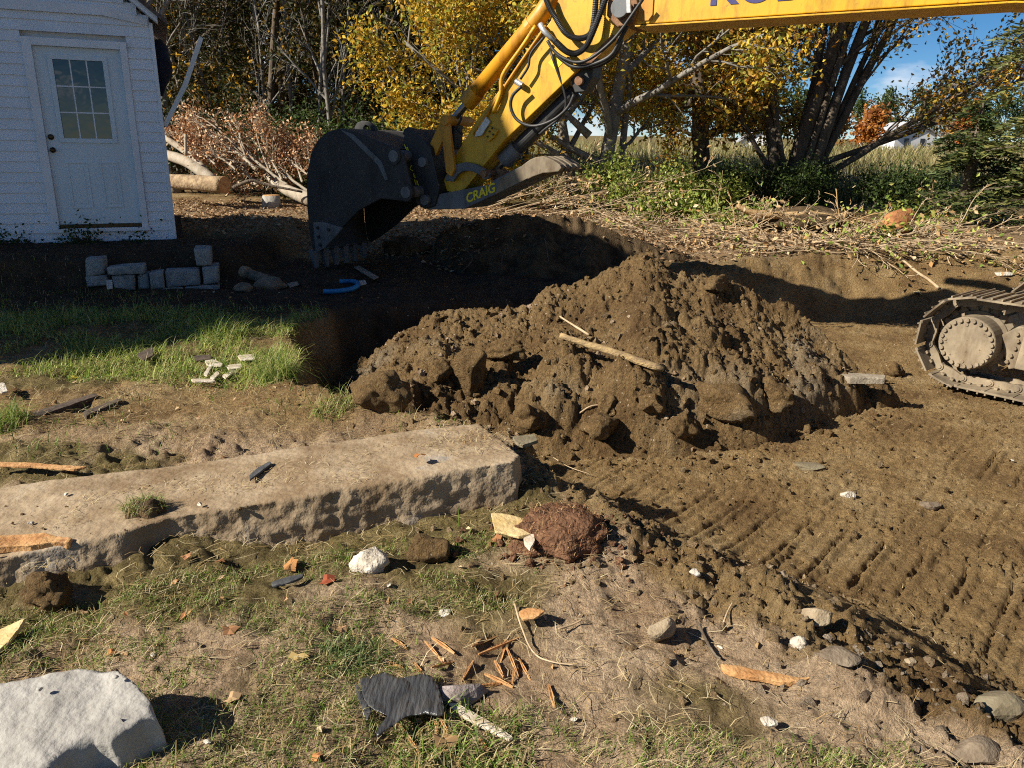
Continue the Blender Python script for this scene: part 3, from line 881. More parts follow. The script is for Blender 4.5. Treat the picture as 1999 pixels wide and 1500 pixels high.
# arm
arm_px = [(1103, -40), (1075, 40), (926, 241), (886, 308), (866, 352), (872, 372), (890, 378), (908, 368), (981, 277), (1142, 122), (1196, 72), (1232, 44), (1240, 8), (1226, -20), (1190, -75), (1150, -95)]
arm = plate('arm', arm_px, 0.165, 0.33, M_YEL)
plate('elbow_boss', [(1188, -30), (1184, 30), (1205, 52), (1236, 44), (1246, 10), (1236, -25)], 0.26, 0.52, M_RUST, arm, 0.01)
xpin('elbow_pin', 1209, 14, 0.33, 0.088, 0.66, M_GREY, arm, 24)
plate('pin_keeper', [(1222, -6), (1230, -6), (1231, 24), (1223, 25)], 0.345, 0.03, M_ALU, arm, 0.003)
plate('arm_sticker', [(1070, 122), (1083, 109), (1098, 122), (1085, 136)], 0.1685, 0.004, M_LETY, arm, 0)
plate('wear_strip', [(1142, 119), (1150, 125), (1205, 75), (1196, 66)], 0.172, 0.008, M_RUST, arm, 0)
# arm cylinder above the elbow: out of frame but carried by the boom
MB().tube([sx(-1.9, 4.05), sx(0.55, 3.75)], [0.085, 0.085], 14).build('arm_cylinder', M_YEL2, exc)
# bucket cylinder
xtube('bucket_cylinder', [(1088, -22), (1056, 28), (917, 194)], 0.10, 0.088, M_YEL2, k=18, sm=1)
xtube('cylinder_band', [(1040, 47), (1033, 55)], 0.10, 0.098, M_YEL2, k=18)
xtube('cylinder_band', [(931, 178), (911, 201)], 0.10, 0.10, M_YEL2, k=18)
xtube('cylinder_rod', [(913, 200), (874, 246)], 0.10, 0.045, M_CHROME, k=14)
# dog-bone links to the coupler
for off in (0.23, -0.15):
    plate('bucket_link', [(859, 236), (873, 228), (880, 240), (846, 312), (836, 316), (830, 300)], off, 0.06, M_YEL2)
    plate('guide_link', [(859, 236), (866, 225), (875, 232), (887, 330), (880, 344), (870, 336)], off + 0.065, 0.05, M_YEL2)
xpin('link_pin', 867, 234, 0.32, 0.055, 0.55, M_YEL2)
plate('rod_eye', [(866, 224), (880, 226), (888, 236), (886, 290), (876, 292), (862, 250)], 0.14, 0.18, M_BLK)
# coupler and bucket
coup = empty_dummy = plate('coupler', [(785, 282), (790, 258), (797, 250), (806, 256), (824, 270), (840, 288), (851, 336), (858, 368), (848, 402), (828, 408), (812, 396), (797, 345)], 0.30, 0.60, M_BLK, exc, 0.012)
for (x, y, r) in ((823, 316, 0.055), (828, 390, 0.06)):
    xpin('coupler_pin', x, y, 0.35, r, 0.70, M_GREY, coup)
for seg in ([(789, 281), (793, 290), (797, 296)], [(791, 289), (795, 287), (800, 303)], [(803, 322), (800, 330), (806, 333)], [(807, 338), (810, 347)], [(809, 350), (812, 360)], [(811, 361), (814, 352), (817, 363), (812, 364)]):
    MB().tube([xp(x, y, 0.306) for x, y in seg], 0.006, 4).build('paint_mark', M_LETY, coup)
BOFF = 0.55
bucket = plate('bucket', [(664, 250), (640, 257), (622, 272), (608, 297), (601, 330), (599, 360), (600, 400), (603, 440), (609, 478), (614, 490), (632, 474), (666, 446), (700, 410), (743, 387), (784, 391), (801, 388), (807, 377), (798, 345), (786, 298), (757, 282), (739, 275), (689, 254)], BOFF, 0.035, M_BLK, exc, 0.006)
far = plate('side_plate', [(664, 250), (640, 257), (622, 272), (608, 297), (601, 330), (599, 360), (600, 400), (603, 440), (609, 478), (614, 490), (634, 478), (670, 450), (704, 415), (748, 392), (780, 392), (775, 285), (739, 274), (689, 253)], BOFF, 0.035, M_BLK, bucket, 0.006)
far.location = far.location + Vector(tuple(-NX * 1.08))
out = [(770, 290), (739, 276), (689, 254), (664, 250), (640, 257), (622, 272), (608, 297), (601, 330), (599, 360), (600, 400), (603, 440), (609, 478), (613, 492)]
P = np.array([xp(x, y, BOFF - 0.0355) for x, y in out])
cen = xp(700, 350, BOFF - 0.0355)
Q = P + np.array([unit(cen - p) * 0.03 for p in P])
Pi, Qi = P - NX * 1.052, Q - NX * 1.052
n = len(P)
V = np.vstack([P, Q, Pi, Qi])
Fs = []
for i in range(n - 1):
    Fs += [(i, i + 1, 2 * n + i + 1, 2 * n + i), (n + i, 3 * n + i, 3 * n + i + 1, n + i + 1), (i, n + i, n + i + 1, i + 1), (2 * n + i, 2 * n + i + 1, 3 * n + i + 1, 3 * n + i)]
Fs += [(0, 2 * n, 3 * n, n), (n - 1, 2 * n - 1, 4 * n - 1, 3 * n - 1)]
put('bucket_shell', V, Fs, M_BLK, bucket)
plate('side_cutter', [(611, 434), (628, 432), (668, 444), (650, 466), (630, 486), (616, 492)], BOFF + 0.03, 0.028, M_GREY, bucket, 0.005)
for (x, y) in ((619, 444), (621, 462), (640, 448), (624, 478)):
    xpin('cutter_bolt', x, y, BOFF + 0.048, 0.022, 0.02, M_BLK, bucket, 6)
for q in range(6):
    c0 = xp(612, 486, BOFF - 0.06) - NX * (0.19 * q)
    d = unit(xp(617, 520, BOFF) - xp(611, 486, BOFF)); s2 = unit(np.cross(d, NX))
    m = MB(); m.add([c0 + NX * a * 0.05 + s2 * b * 0.045 for a in (-1, 1) for b in (-1, 1)] + [c0 + d * 0.24 + NX * a * 0.035 + s2 * b * 0.010 for a in (-1, 1) for b in (-1, 1)],
                    [(0, 2, 3, 1), (4, 5, 7, 6), (0, 1, 5, 4), (1, 3, 7, 5), (3, 2, 6, 7), (2, 0, 4, 6)])
    m.build('tooth', M_GREY, bucket, bevel=0.004)
plate('ear_plate', [(690, 262), (757, 278), (790, 296), (802, 345), (811, 377), (801, 394), (775, 392), (760, 350), (735, 305)], BOFF - 0.22, 0.05, M_BLK, bucket)
for (x, y) in ((767, 304), (791, 375)):
    xpin('bucket_pin', x, y, BOFF + 0.03, 0.065, 0.95, M_GREY, bucket)
    xpin('pin_boss', x, y, BOFF + 0.018, 0.10, 0.05, M_BLK, bucket, 22)
plate('stiffener', [(664, 252), (690, 262), (745, 315), (757, 350), (752, 352), (738, 322), (684, 268)], BOFF + 0.012, 0.012, M_GREY, bucket, 0)
# lifting eye on top of the bucket
ring = [(692, 262), (692, 248), (697, 239), (708, 235), (720, 237), (731, 246), (734, 262), (727, 268), (726, 256), (721, 246), (713, 243), (709, 248), (709, 258), (706, 264)]
plate('lifting_eye', ring, 0.05, 0.05, M_BLK, bucket, 0.004)
plate('lifting_eye', [(786, 262), (788, 252), (796, 247), (806, 250), (812, 268)], 0.02, 0.05, M_BLK, coup, 0.004)
# thumb
TOFF = 0.27
thumb = plate('thumb', [(1038, 345), (907, 407), (862, 408), (840, 409), (820, 404), (816, 392), (826, 382), (842, 381), (901, 370), (942, 362), (957, 359), (965, 350), (981, 342), (1016, 324)], TOFF, 0.52, M_GREY, exc, 0.008)
tine = [(1018, 323), (1034, 311), (1046, 306), (1061, 304), (1080, 312), (1093, 321), (1096, 327), (1090, 334), (1076, 336), (1060, 337), (1040, 344), (1030, 349)]
for q in range(4):
    P = np.array([xp(x, y, TOFF + 0.004) for x, y in tine]) - NX * (0.142 * q)
    MB().prism(P, -NX * 0.095).build('thumb_tine', M_DUSTY, thumb, bevel=0.008)
plate('mud_scuff', [(1036, 344), (968, 378), (975, 350), (1016, 326), (1034, 314)], TOFF + 0.0035, 0.003, M_DUSTY, thumb, 0)
rv = unit(xp(968, 373, TOFF) - xp(912, 396, TOFF)); uv = unit(np.cross(NX, rv)); uv = uv if uv[2] > 0 else -uv
text_part('thumb_lettering', 'CRAIG', xp(911, 396, TOFF + 0.006), rv, uv, 0.135, M_LETY, thumb, 0.28, 0.003, 0.003)
plate('thumb_lug', [(957, 352), (962, 333), (972, 328), (984, 334), (992, 342)], 0.06, 0.12, M_RUST, thumb)
for off in (0.25, -0.17):
    P = np.array([xp(x, y, off) for x, y in [(868, 352), (874, 336), (888, 321), (908, 316), (928, 320), (945, 329), (955, 338), (953, 348), (944, 350), (938, 342), (922, 334), (905, 333), (893, 340), (884, 354)]])
    MB().prism(P, -NX * 0.05).build('thumb_link', M_GREY, exc, bevel=0.006)
xpin('thumb_link_pin', 943, 338, 0.30, 0.04, 0.5, M_RUST)
xtube('thumb_cylinder', [(1122, 178), (992, 306)], 0.0, 0.082, M_BLK, k=18)
xtube('thumb_cylinder_head', [(1010, 288), (984, 314)], 0.0, 0.094, M_GREY, k=18)
xtube('thumb_rod', [(984, 314), (963, 337)], 0.0, 0.04, M_CHROME, k=14)
plate('cylinder_bracket', [(1112, 150), (1135, 122), (1160, 112), (1156, 150), (1140, 178), (1122, 180)], 0.11, 0.22, M_BLK, arm)
xpin('bracket_pin', 1129, 157, 0.16, 0.045, 0.32, M_RUST, arm)
plate('wear_block', [(946, 224), (957, 237), (940, 264), (926, 267), (930, 252)], 0.20, 0.032, M_ALU, arm, 0.004)
plate('valve_plate', [(955, 246), (972, 254), (963, 268), (953, 277), (945, 268)], 0.20, 0.03, M_YEL, arm, 0.004)
for (x, y) in ((955, 256), (962, 262), (951, 266), (960, 250)):
    xpin('valve_bolt', x, y, 0.215, 0.012, 0.02, M_BLK, arm, 6)
# pipes and hoses
xtube('steel_pipe', [(1046, 50), (1020, 90), (982, 145), (977, 182), (962, 220)], 0.21, 0.022, M_YEL, arm)
xtube('steel_pipe', [(1066, 50), (1000, 146), (925, 262)], 0.19, 0.016, M_YEL2, arm)
xtube('pipe_fitting', [(1054, 46), (1062, 60), (1083, 80)], 0.26, 0.028, M_ALU, arm, sm=1)
xtube('pipe_fitting', [(1007, 158), (1020, 166)], 0.215, 0.03, M_ALU, arm)
def corrugated(name, pts, off, r):
    P = curve(np.array([xp(*p[:2], p[2] if len(p) > 2 else off) for p in pts]), 22)
    rr = r * (1 + 0.16 * (np.arange(len(P)) % 2))
    MB().tube(P, rr, 10).build(name, M_HOSE, exc)
corrugated('hose', [(1062, -14), (1071, 10), (1083, 31), (1101, 60), (1118, 72), (1136, 74), (1153, 64), (1160, 35), (1164, -12)], 0.27, 0.026)
corrugated('hose', [(1083, 80), (1099, 95), (1113, 103), (1127, 103), (1143, 91), (1154, 70), (1168, 35), (1184, -8)], 0.31, 0.027)
for pts, off, r in (([(1062, 72), (1040, 98), (1034, 112), (1031, 130), (1016, 154)], 0.25, 0.013),
                    ([(1018, 168), (1001, 186), (997, 207), (1006, 229), (1024, 242), (1048, 245), (1081, 233), (1108, 210), (1121, 184)], 0.27, 0.017),
                    ([(1075, 100), (1105, 205, 0.12), (1060, 255, 0.08), (1050, 262, 0.05)], 0.2, 0.014),
                    ([(1069, 79), (1081, 98), (1099, 112), (1125, 121), (1151, 114), (1186, 88), (1213, 58), (1255, -2)], 0.34, 0.016),
                    ([(1086, 106), (1100, 118), (1115, 128), (1134, 130), (1169, 121), (1195, 105), (1209, 79), (1225, 50)], 0.30, 0.020),
                    ([(1130, 128), (1165, 126), (1192, 112), (1207, 92), (1212, 70)], 0.20, 0.030),
                    ([(1010, 110), (985, 150), (975, 185), (955, 230)], 0.12, 0.010),
                    ([(880, 232), (893, 222), (900, 232), (892, 250), (903, 262)], 0.12, 0.012)):
    xtube('hose', pts, off, r, M_HOSE)

# tracks
TA = math.radians(50)
AXI = A(math.sin(TA), math.cos(TA), 0)           # axle, away from the photographer
TDI = A(AXI[1], -AXI[0], 0)                      # along the track, towards the right
SPR = A(4.14, 6.83, -0.06)                       # centre of the drive cover face
RTR = 0.36
LTR = 2.55
def track_pt(q):
    """outer path of the chain: q in metres round the loop, returns (t, z, angle)"""
    half = math.pi * RTR
    tot = 2 * LTR + 2 * half
    q = q % tot
    if q < half:
        a = math.pi / 2 + q / RTR
        return (RTR * math.cos(a), RTR * math.sin(a), a + math.pi / 2)
    q -= half
    if q < LTR:
        return (q, -RTR, 0.0)
    q -= LTR
    if q < half:
        a = -math.pi / 2 + q / RTR
        return (LTR + RTR * math.cos(a), RTR * math.sin(a), a + math.pi / 2)
    q -= half
    return (LTR - q, RTR, math.pi)
TOT = 2 * LTR + 2 * math.pi * RTR
NP = 32
PW = 0.55
def make_track(shift, detail):
    base = SPR + AXI * shift
    pm, lmeshes = None, None
    for i in range(NP):
        t, zz, a = track_pt((i + 0.35) * TOT / NP)
        dirv = TDI * math.cos(a) + ZUP * math.sin(a)
        nrm = TDI * math.sin(a) - ZUP * math.cos(a)         # outwards
        c = base + TDI * t + ZUP * zz + AXI * (PW / 2 - 0.04)
        L_ = TOT / NP
        m = MB()
        m.frame_box(c + nrm * 0.055, dirv, AXI, nrm, L_ * 1.03, PW, 0.018)
        for gg in (-0.36, 0.0, 0.36):
            m.frame_box(c + nrm * 0.075 + dirv * gg * L_, dirv, AXI, nrm, 0.014, PW - 0.004, 0.018)
        m.frame_box(c + nrm * 0.05 - dirv * 0.46 * L_, dirv, AXI, nrm, 0.03, PW - 0.01, 0.02)
        sh = m.build('track_shoe', M_DUSTY, exc, bevel=0.003)
        if detail:
            m = MB()
            for w in (-0.10, 0.10):
                P = [c + AXI * w + nrm * 0.044 - dirv * L_ * 0.48, c + AXI * w + nrm * 0.044 + dirv * L_ * 0.40, c + AXI * w - nrm * 0.03 + dirv * L_ * 0.44, c + AXI * w - nrm * 0.042, c + AXI * w - nrm * 0.03 - dirv * L_ * 0.5]
                m.prism(P, AXI * 0.035)
                m.tube([c + AXI * (w - 0.012) - dirv * L_ * 0.5 - nrm * 0.002, c + AXI * (w + 0.045) - dirv * L_ * 0.5 - nrm * 0.002], [0.036, 0.036], 12)
                m.tube([c + AXI * (w - 0.022) - dirv * L_ * 0.5 - nrm * 0.002, c + AXI * (w - 0.01) - dirv * L_ * 0.5 - nrm * 0.002], [0.02, 0.02], 10)
                for e in (-0.2, 0.2):
                    m.frame_box(c + AXI * w + nrm * 0.035 + dirv * e * L_ , dirv, AXI, nrm, 0.03, 0.09, 0.02)
            m.build('chain_link', M_DUSTY, sh, bevel=0.003)
make_track(0.0, True)
make_track(2.25, False)
# drive cover with its ring of bolts
face = SPR + A(0, 0, 0)
drv = MB().tube([face, face + AXI * 0.012, face + AXI * 0.05, face + AXI * 0.20, face + AXI * 0.22, face + AXI * 0.34], [0.236, 0.243, 0.243, 0.243, 0.275, 0.28], 40).build('drive_cover', M_DUSTY, exc, bevel=0.004)
for q in range(24):
    a = q * 2 * math.pi / 24 + 0.1
    c = face + (TDI * math.cos(a) + ZUP * math.sin(a)) * 0.213
    cyl(c - AXI * 0.022, AXI, 0.019, 0.03, 8).build('cover_bolt', M_DUSTY, drv, bevel=0.003)
for (a, r) in ((1.7, 0.17), (4.7, 0.17), (3.1, 0.18)):
    c = face + (TDI * math.cos(a) + ZUP * math.sin(a)) * r
    cyl(c - AXI * 0.008, AXI, 0.016, 0.02, 8).build('drain_plug', M_DUSTY, drv, bevel=0.002)
m = MB()
for q in range(21):
    a = q * 2 * math.pi / 21
    rd = TDI * math.cos(a) + ZUP * math.sin(a); tg = -TDI * math.sin(a) + ZUP * math.cos(a)
    c = SPR + AXI * 0.235
    m.prism([c + rd * 0.27 + tg * 0.036, c + rd * 0.33 + tg * 0.016, c + rd * 0.33 - tg * 0.016, c + rd * 0.27 - tg * 0.036], AXI * 0.05)
m.build('sprocket', M_DUSTY, exc)
# side frame, rollers
ctr = SPR + TDI * 0.30 + AXI * 0.10
splate_pts = [(0.22, 0.10), (0.34, 0.20), (0.60, 0.22), (2.4, 0.20), (2.5, -0.08), (0.55, -0.10), (0.33, -0.20), (0.27, -0.06)]
P = [SPR + TDI * t + ZUP * z + AXI * 0.16 for t, z in splate_pts]
sf = MB().prism(P, AXI * 0.28).build('track_frame', M_DUSTY, exc, bevel=0.01)
P = [SPR + TDI * t + ZUP * z + AXI * 0.06 for t, z in ((0.40, -0.16), (0.42, 0.13), (0.47, 0.19), (0.60, 0.19), (0.60, -0.16))]
MB().prism(P, AXI * 0.1).build('frame_guard', M_DUSTY, exc, bevel=0.01)
for (t, z) in ((0.345, 0.13), (0.36, 0.07), (0.35, 0.0), (0.33, -0.07), (0.31, -0.13)):
    cyl(SPR + TDI * t + ZUP * z + AXI * 0.135, AXI, 0.018, 0.03, 6).build('frame_bolt', M_DUSTY, sf, bevel=0.002)
for i in range(5):
    c = SPR + TDI * (0.62 + 0.4 * i) - ZUP * 0.255 + AXI * 0.10
    cyl(c, AXI, 0.085, 0.28, 18).build('track_roller', M_DUSTY, exc, bevel=0.006)
cyl(SPR + TDI * LTR + AXI * 0.12, AXI, 0.29, 0.24, 28).build('idler_wheel', M_DUSTY, exc, bevel=0.01)
# undercarriage and upper works, outside the picture to the right
mid = SPR + TDI * 1.55 + AXI * 1.25
MB().frame_box(A(mid[0], mid[1], 0.10), TDI, AXI, ZUP, 1.3, 1.9, 0.35).build('undercarriage', M_DUSTY, exc, bevel=0.03)
cyl(A(mid[0], mid[1], 0.27), ZUP, 0.55, 0.16, 32).build('slew_ring', M_BLK, exc)
bk = -E1
up0 = A(mid[0], mid[1], 0.43) + bk * 0.6
MB().frame_box(up0 + ZUP * 0.45 + bk * 0.35, bk, NX, ZUP, 2.6, 2.3, 0.85).build('upper_body', M_YEL, exc, bevel=0.05)
MB().frame_box(up0 + ZUP * 0.62 + bk * 1.85, bk, NX, ZUP, 0.5, 2.3, 1.1).build('counterweight', M_GREY, exc, bevel=0.12)
cab = MB().frame_box(up0 + ZUP * 1.55 + NX * 0.72 - bk * 0.25, bk, NX, ZUP, 1.5, 0.85, 1.3).build('cab', M_YEL, exc, bevel=0.08)
MB().frame_box(up0 + ZUP * 1.65 + NX * 1.16 - bk * 0.25, bk, NX, ZUP, 1.2, 0.02, 0.9).build('cab_window', mg, cab)

# ------------------------------------------------------------------ plants: generators
def leaf_cards(C, size, pal, r, flat=0.0, nrm=None, wid=0.62, fold=0.16):
    """N folded leaves as quads; returns V, F, colours"""
    N_ = len(C)
    nv = r.normal(size=(N_, 3))
    if flat:
        nv = nv * (1 - flat) + A(0, 0, 1) * flat * 1.6
    nv /= np.linalg.norm(nv, axis=1)[:, None]
    a = np.cross(nv, r.normal(size=(N_, 3))); a /= np.linalg.norm(a, axis=1)[:, None] + 1e-9
    b = np.cross(nv, a)
    s = np.asarray(size)[:, None] if np.ndim(size) else np.full((N_, 1), size)
    s = s * r.uniform(0.7, 1.25, (N_, 1))
    V = np.empty((N_, 4, 3))
    V[:, 0] = C - a * s * 0.5
    V[:, 1] = C + b * s * wid * 0.5 + nv * s * fold + a * s * 0.05
    V[:, 2] = C + a * s * 0.55
    V[:, 3] = C - b * s * wid * 0.5 + nv * s * fold + a * s * 0.05
    F = np.arange(N_ * 4, dtype=np.int32).reshape(N_, 4)
    pal = np.asarray(pal, float)
    ci = pal[r.integers(0, len(pal), N_)] * r.uniform(0.72, 1.25, (N_, 1))
    colr = np.ones((N_, 4, 4)); colr[:, :, :3] = ci[:, None, :]
    return V.reshape(-1, 3), F, colr.reshape(-1, 4)

def blades(P, h, w, lean, pal, r, seg=3):
    """grass blades from points P: bent tapering strips; returns V, F(quads), colours"""
    N_ = len(P)
    az = r.uniform(0, 2 * math.pi, N_); d = np.stack([np.cos(az), np.sin(az), np.zeros(N_)], -1)
    sd = np.stack([-np.sin(az + r.normal(0, .5, N_)), np.cos(az), np.zeros(N_)], -1)
    h = np.asarray(h) * r.uniform(0.55, 1.3, N_); ln = lean * r.uniform(0.2, 1.5, N_)
    V = np.empty((N_, seg + 1, 2, 3))
    for k in range(seg + 1):
        t = k / seg
        ang = ln * t
        c = P + d * (h * t * np.sin(ang))[:, None] + A(0, 0, 1) * (h * t * np.cos(ang))[:, None]
        ww = (w * (1 - 0.86 * t ** 1.5)) * 0.5
        V[:, k, 0] = c - sd * np.reshape(ww, (-1, 1)); V[:, k, 1] = c + sd * np.reshape(ww, (-1, 1))
    idx = np.arange(N_ * (seg + 1) * 2).reshape(N_, seg + 1, 2)
    F = np.stack([idx[:, :-1, 0], idx[:, :-1, 1], idx[:, 1:, 1], idx[:, 1:, 0]], -1).reshape(-1, 4)
    pal = np.asarray(pal, float)
    ci = pal[r.integers(0, len(pal), N_)] * r.uniform(0.7, 1.25, (N_, 1))
    colr = np.ones((N_, (seg + 1) * 2, 4)); colr[:, :, :3] = ci[:, None, :]
    return V.reshape(-1, 3), F, colr.reshape(-1, 4)

def grow(p, d, L, r0, depth, r, prm, out, tips, level=0):
    """one limb as a wandering polyline, then its side limbs"""
    n = max(3, int(prm['seg'][min(level, len(prm['seg']) - 1)]))
    pts = [np.asarray(p, float)]; d = unit(d)
    wig = prm['wig'][min(level, len(prm['wig']) - 1)]; upb = prm['up'][min(level, len(prm['up']) - 1)]
    for i in range(n):
        d = unit(d + r.normal(0, wig, 3) + A(0, 0, upb))
        pts.append(pts[-1] + d * L / n)
    pts = np.array(pts)
    r1 = r0 * prm['taper'][min(level, len(prm['taper']) - 1)]
    rad = np.linspace(r0, r1, len(pts))
    if level == 0 and prm.get('flare', 0):
        rad[0] *= 1 + prm['flare']
    out.append((pts, rad, level))
    if level >= prm['leaf_from']:
        tips.append(pts[1:])
    if depth <= 0:
        return
    nb = prm['n'][min(level, len(prm['n']) - 1)]
    t0 = prm['from'][min(level, len(prm['from']) - 1)]
    for k in range(nb):
        t = t0 + (1 - t0) * (k + r.uniform(0, 1)) / nb
        i = min(int(t * n), n - 1); f = t * n - i
        q = pts[i] * (1 - f) + pts[i + 1] * f
        rr = rad[i] * (1 - f) + rad[i + 1] * f
        tang = unit(pts[i + 1] - pts[i])
        ang = r.normal(prm['ang'][min(level, len(prm['ang']) - 1)], 0.18)
        per = unit(np.cross(tang, r.normal(size=3)))
        nd = tang * math.cos(ang) + per * math.sin(ang)
        if 'bias' in prm: nd = nd + prm['bias'] * 0.35
        grow(q, nd, L * prm['len'][min(level, len(prm['len']) - 1)] * r.uniform(0.7, 1.25) * (1 - 0.35 * t), min(rr * 0.72, r0 * prm.get('rk', 0.55)), depth - 1, r, prm, out, tips, level + 1)

def limb_mesh(out, kmax=9):
    m = MB()
    for pts, rad, lv in out:
        if lv == 3: pts, rad = pts[::2], rad[::2]
        m.tube(pts, np.maximum(rad, 0.004), kmax if lv == 0 else (5 if lv == 1 else 3), cap=(lv == 0))
    return m

def scatter_on(tips, n, spread, r):
    P = np.vstack(tips)
    C = P[r.integers(0, len(P), n)]
    return C + r.normal(0, 1, (n, 3)) * spread

M_LEAF = leafmat('leaves', 0.38)
M_NEEDLE = leafmat('needles', 0.12, 0.6)
M_DRY = leafmat('dry_leaves', 0.15, 0.8)
M_BLADE = leafmat('grass_blades', 0.30, 0.5)
M_BARK = pmat('grey_brown_bark', (0.075, 0.058, 0.042), (0.15, 0.12, 0.09), 9, 0.95, 1.0, 30, stretch=(1, 1, 0.25), spec=0.1)
M_BARKP = pmat('pale_grey_bark', (0.24, 0.22, 0.19), (0.36, 0.34, 0.30), 7, 0.9, 0.5, 30, c3=(0.10, 0.09, 0.08), stretch=(1, 1, 0.6), spec=0.15)
M_BARKD = pmat('dull_grey_bark', (0.15, 0.135, 0.115), (0.25, 0.23, 0.20), 7, 0.9, 0.5, 30, c3=(0.07, 0.06, 0.05), stretch=(1, 1, 0.6), spec=0.15)
M_BIRCH = pmat('birch_bark', (0.38, 0.33, 0.26), (0.27, 0.22, 0.16), 5, 0.85, 0.4, 30, c3=(0.12, 0.10, 0.08), spec=0.15)
M_TWIG = pmat('tan_twigs', (0.34, 0.24, 0.14), (0.48, 0.37, 0.24), 9, 0.9, spec=0.15)

YEL = [(0.62, 0.40, 0.030), (0.68, 0.48, 0.06), (0.54, 0.30, 0.025), (0.42, 0.36, 0.05), (0.58, 0.34, 0.04)]
ORA = [(0.46, 0.20, 0.025), (0.52, 0.27, 0.03), (0.36, 0.15, 0.02), (0.40, 0.25, 0.04), (0.26, 0.16, 0.03), (0.20, 0.20, 0.04)]
OLI = [(0.16, 0.15, 0.03), (0.26, 0.18, 0.03), (0.12, 0.13, 0.025), (0.34, 0.19, 0.025), (0.09, 0.11, 0.025)]
GRN = [(0.045, 0.075, 0.018), (0.06, 0.10, 0.022), (0.035, 0.055, 0.016), (0.09, 0.12, 0.03)]
LIME = [(0.20, 0.26, 0.04), (0.28, 0.32, 0.06), (0.14, 0.20, 0.035), (0.34, 0.33, 0.08)]
BRN = [(0.44, 0.22, 0.10), (0.55, 0.32, 0.16), (0.34, 0.15, 0.06), (0.58, 0.40, 0.24), (0.28, 0.13, 0.06)]
TAN = [(0.46, 0.33, 0.18), (0.38, 0.25, 0.12), (0.55, 0.42, 0.26), (0.30, 0.18, 0.08), (0.42, 0.24, 0.09)]

def tree(name, label, cat, base, stems, depth, prm, seed, nleaf, lsize, pal, bark, spread=0.25, group=None, leafmat_=None, extra=None):
    r = np.random.default_rng(seed)
    base = np.asarray(base, float)
    t = empty(name, tuple(base), label, cat, group)
    tips, allout = [], []
    for (dp, d, L, r0) in stems:
        out = []
        grow(base + np.asarray(dp, float), d, L, r0, depth, r, prm, out, tips)
        limb_mesh(out[:1]).build('trunk', bark, t, smooth=True)
        if len(out) > 1:
            allout += out[1:]
    if allout:
        o = limb_mesh(allout).build('branches', bark, t, smooth=True); o['kind'] = 'stuff'
    if nleaf:
        C = scatter_on(tips, nleaf, spread, r)
        if extra is not None:
            C = extra(C, r)
        V, Fq, cc = leaf_cards(C, lsize, pal, r)
        o = put('crown', V, Fq, leafmat_ or M_LEAF, t, False, colours=cc); o['kind'] = 'stuff'
    return t

MAPLE = dict(seg=[8, 6, 5, 4], wig=[0.05, 0.10, 0.16, 0.2], up=[0.03, 0.05, 0.02, 0.0], taper=[0.45, 0.3, 0.3, 0.3], n=[9, 6, 5], ang=[0.85, 0.75, 0.7], len=[0.55, 0.5, 0.5], leaf_from=2)
MAPLE['from'] = [0.25, 0.2, 0.15]
MAPLE['flare'] = 0.35

# ------------------------------------------------------------------ trees by the field
def gb(x, y): return A(x, y, float(ground_h(np.array([x]), np.array([y]), False)[0]) - 0.05)
b1 = gb(1.9, 17.5)
tree('maple_tree', 'bright yellow maple behind the excavator arm', 'tree', b1,
     [((0, 0, 0), (0.05, 0, 1), 7.0, 0.17), ((-0.5, 0.3, 0), (-0.22, 0, 1), 6.5, 0.13), ((0.4, 0.6, 0), (0.08, 0.05, 1), 6.5, 0.09), ((-0.4, 0, 0.9), (-1.0, -0.1, 0.42), 4.6, 0.07), ((-0.3, 0, 1.6), (-1.0, -0.1, 0.75), 4.5, 0.07)], 3,
     {**MAPLE, 'n': [10, 6, 5], 'from': [0.12, 0.2, 0.1], 'bias': A(-0.25, -0.25, 0), 'ang': [1.05, 0.75, 0.7], 'up': [0.03, 0.02, 0.0, -0.02]}, 21, 33000, 0.105, YEL + [(0.34, 0.34, 0.05), (0.22, 0.24, 0.04), (0.40, 0.24, 0.04)], M_BARKD, 0.18)
b2 = gb(5.1, 21.5)
tree('maple_tree', 'orange brown maple with one straight dark trunk left of the many stemmed tree', 'tree', b2,
     [((0, 0, 0), (-0.02, 0, 1), 7.2, 0.25)], 3, {**MAPLE, 'n': [22, 7, 5], 'from': [0.16, 0.15, 0.1], 'ang': [1.2, 0.75, 0.7], 'len': [0.52, 0.5, 0.5], 'up': [0.02, 0.0, -0.03, -0.05]}, 22, 50000, 0.11, ORA[:4] + YEL[:2] + [(0.30, 0.28, 0.05), (0.34, 0.26, 0.05)], M_BARK, 0.2)
b3 = gb(6.75, 19.6)
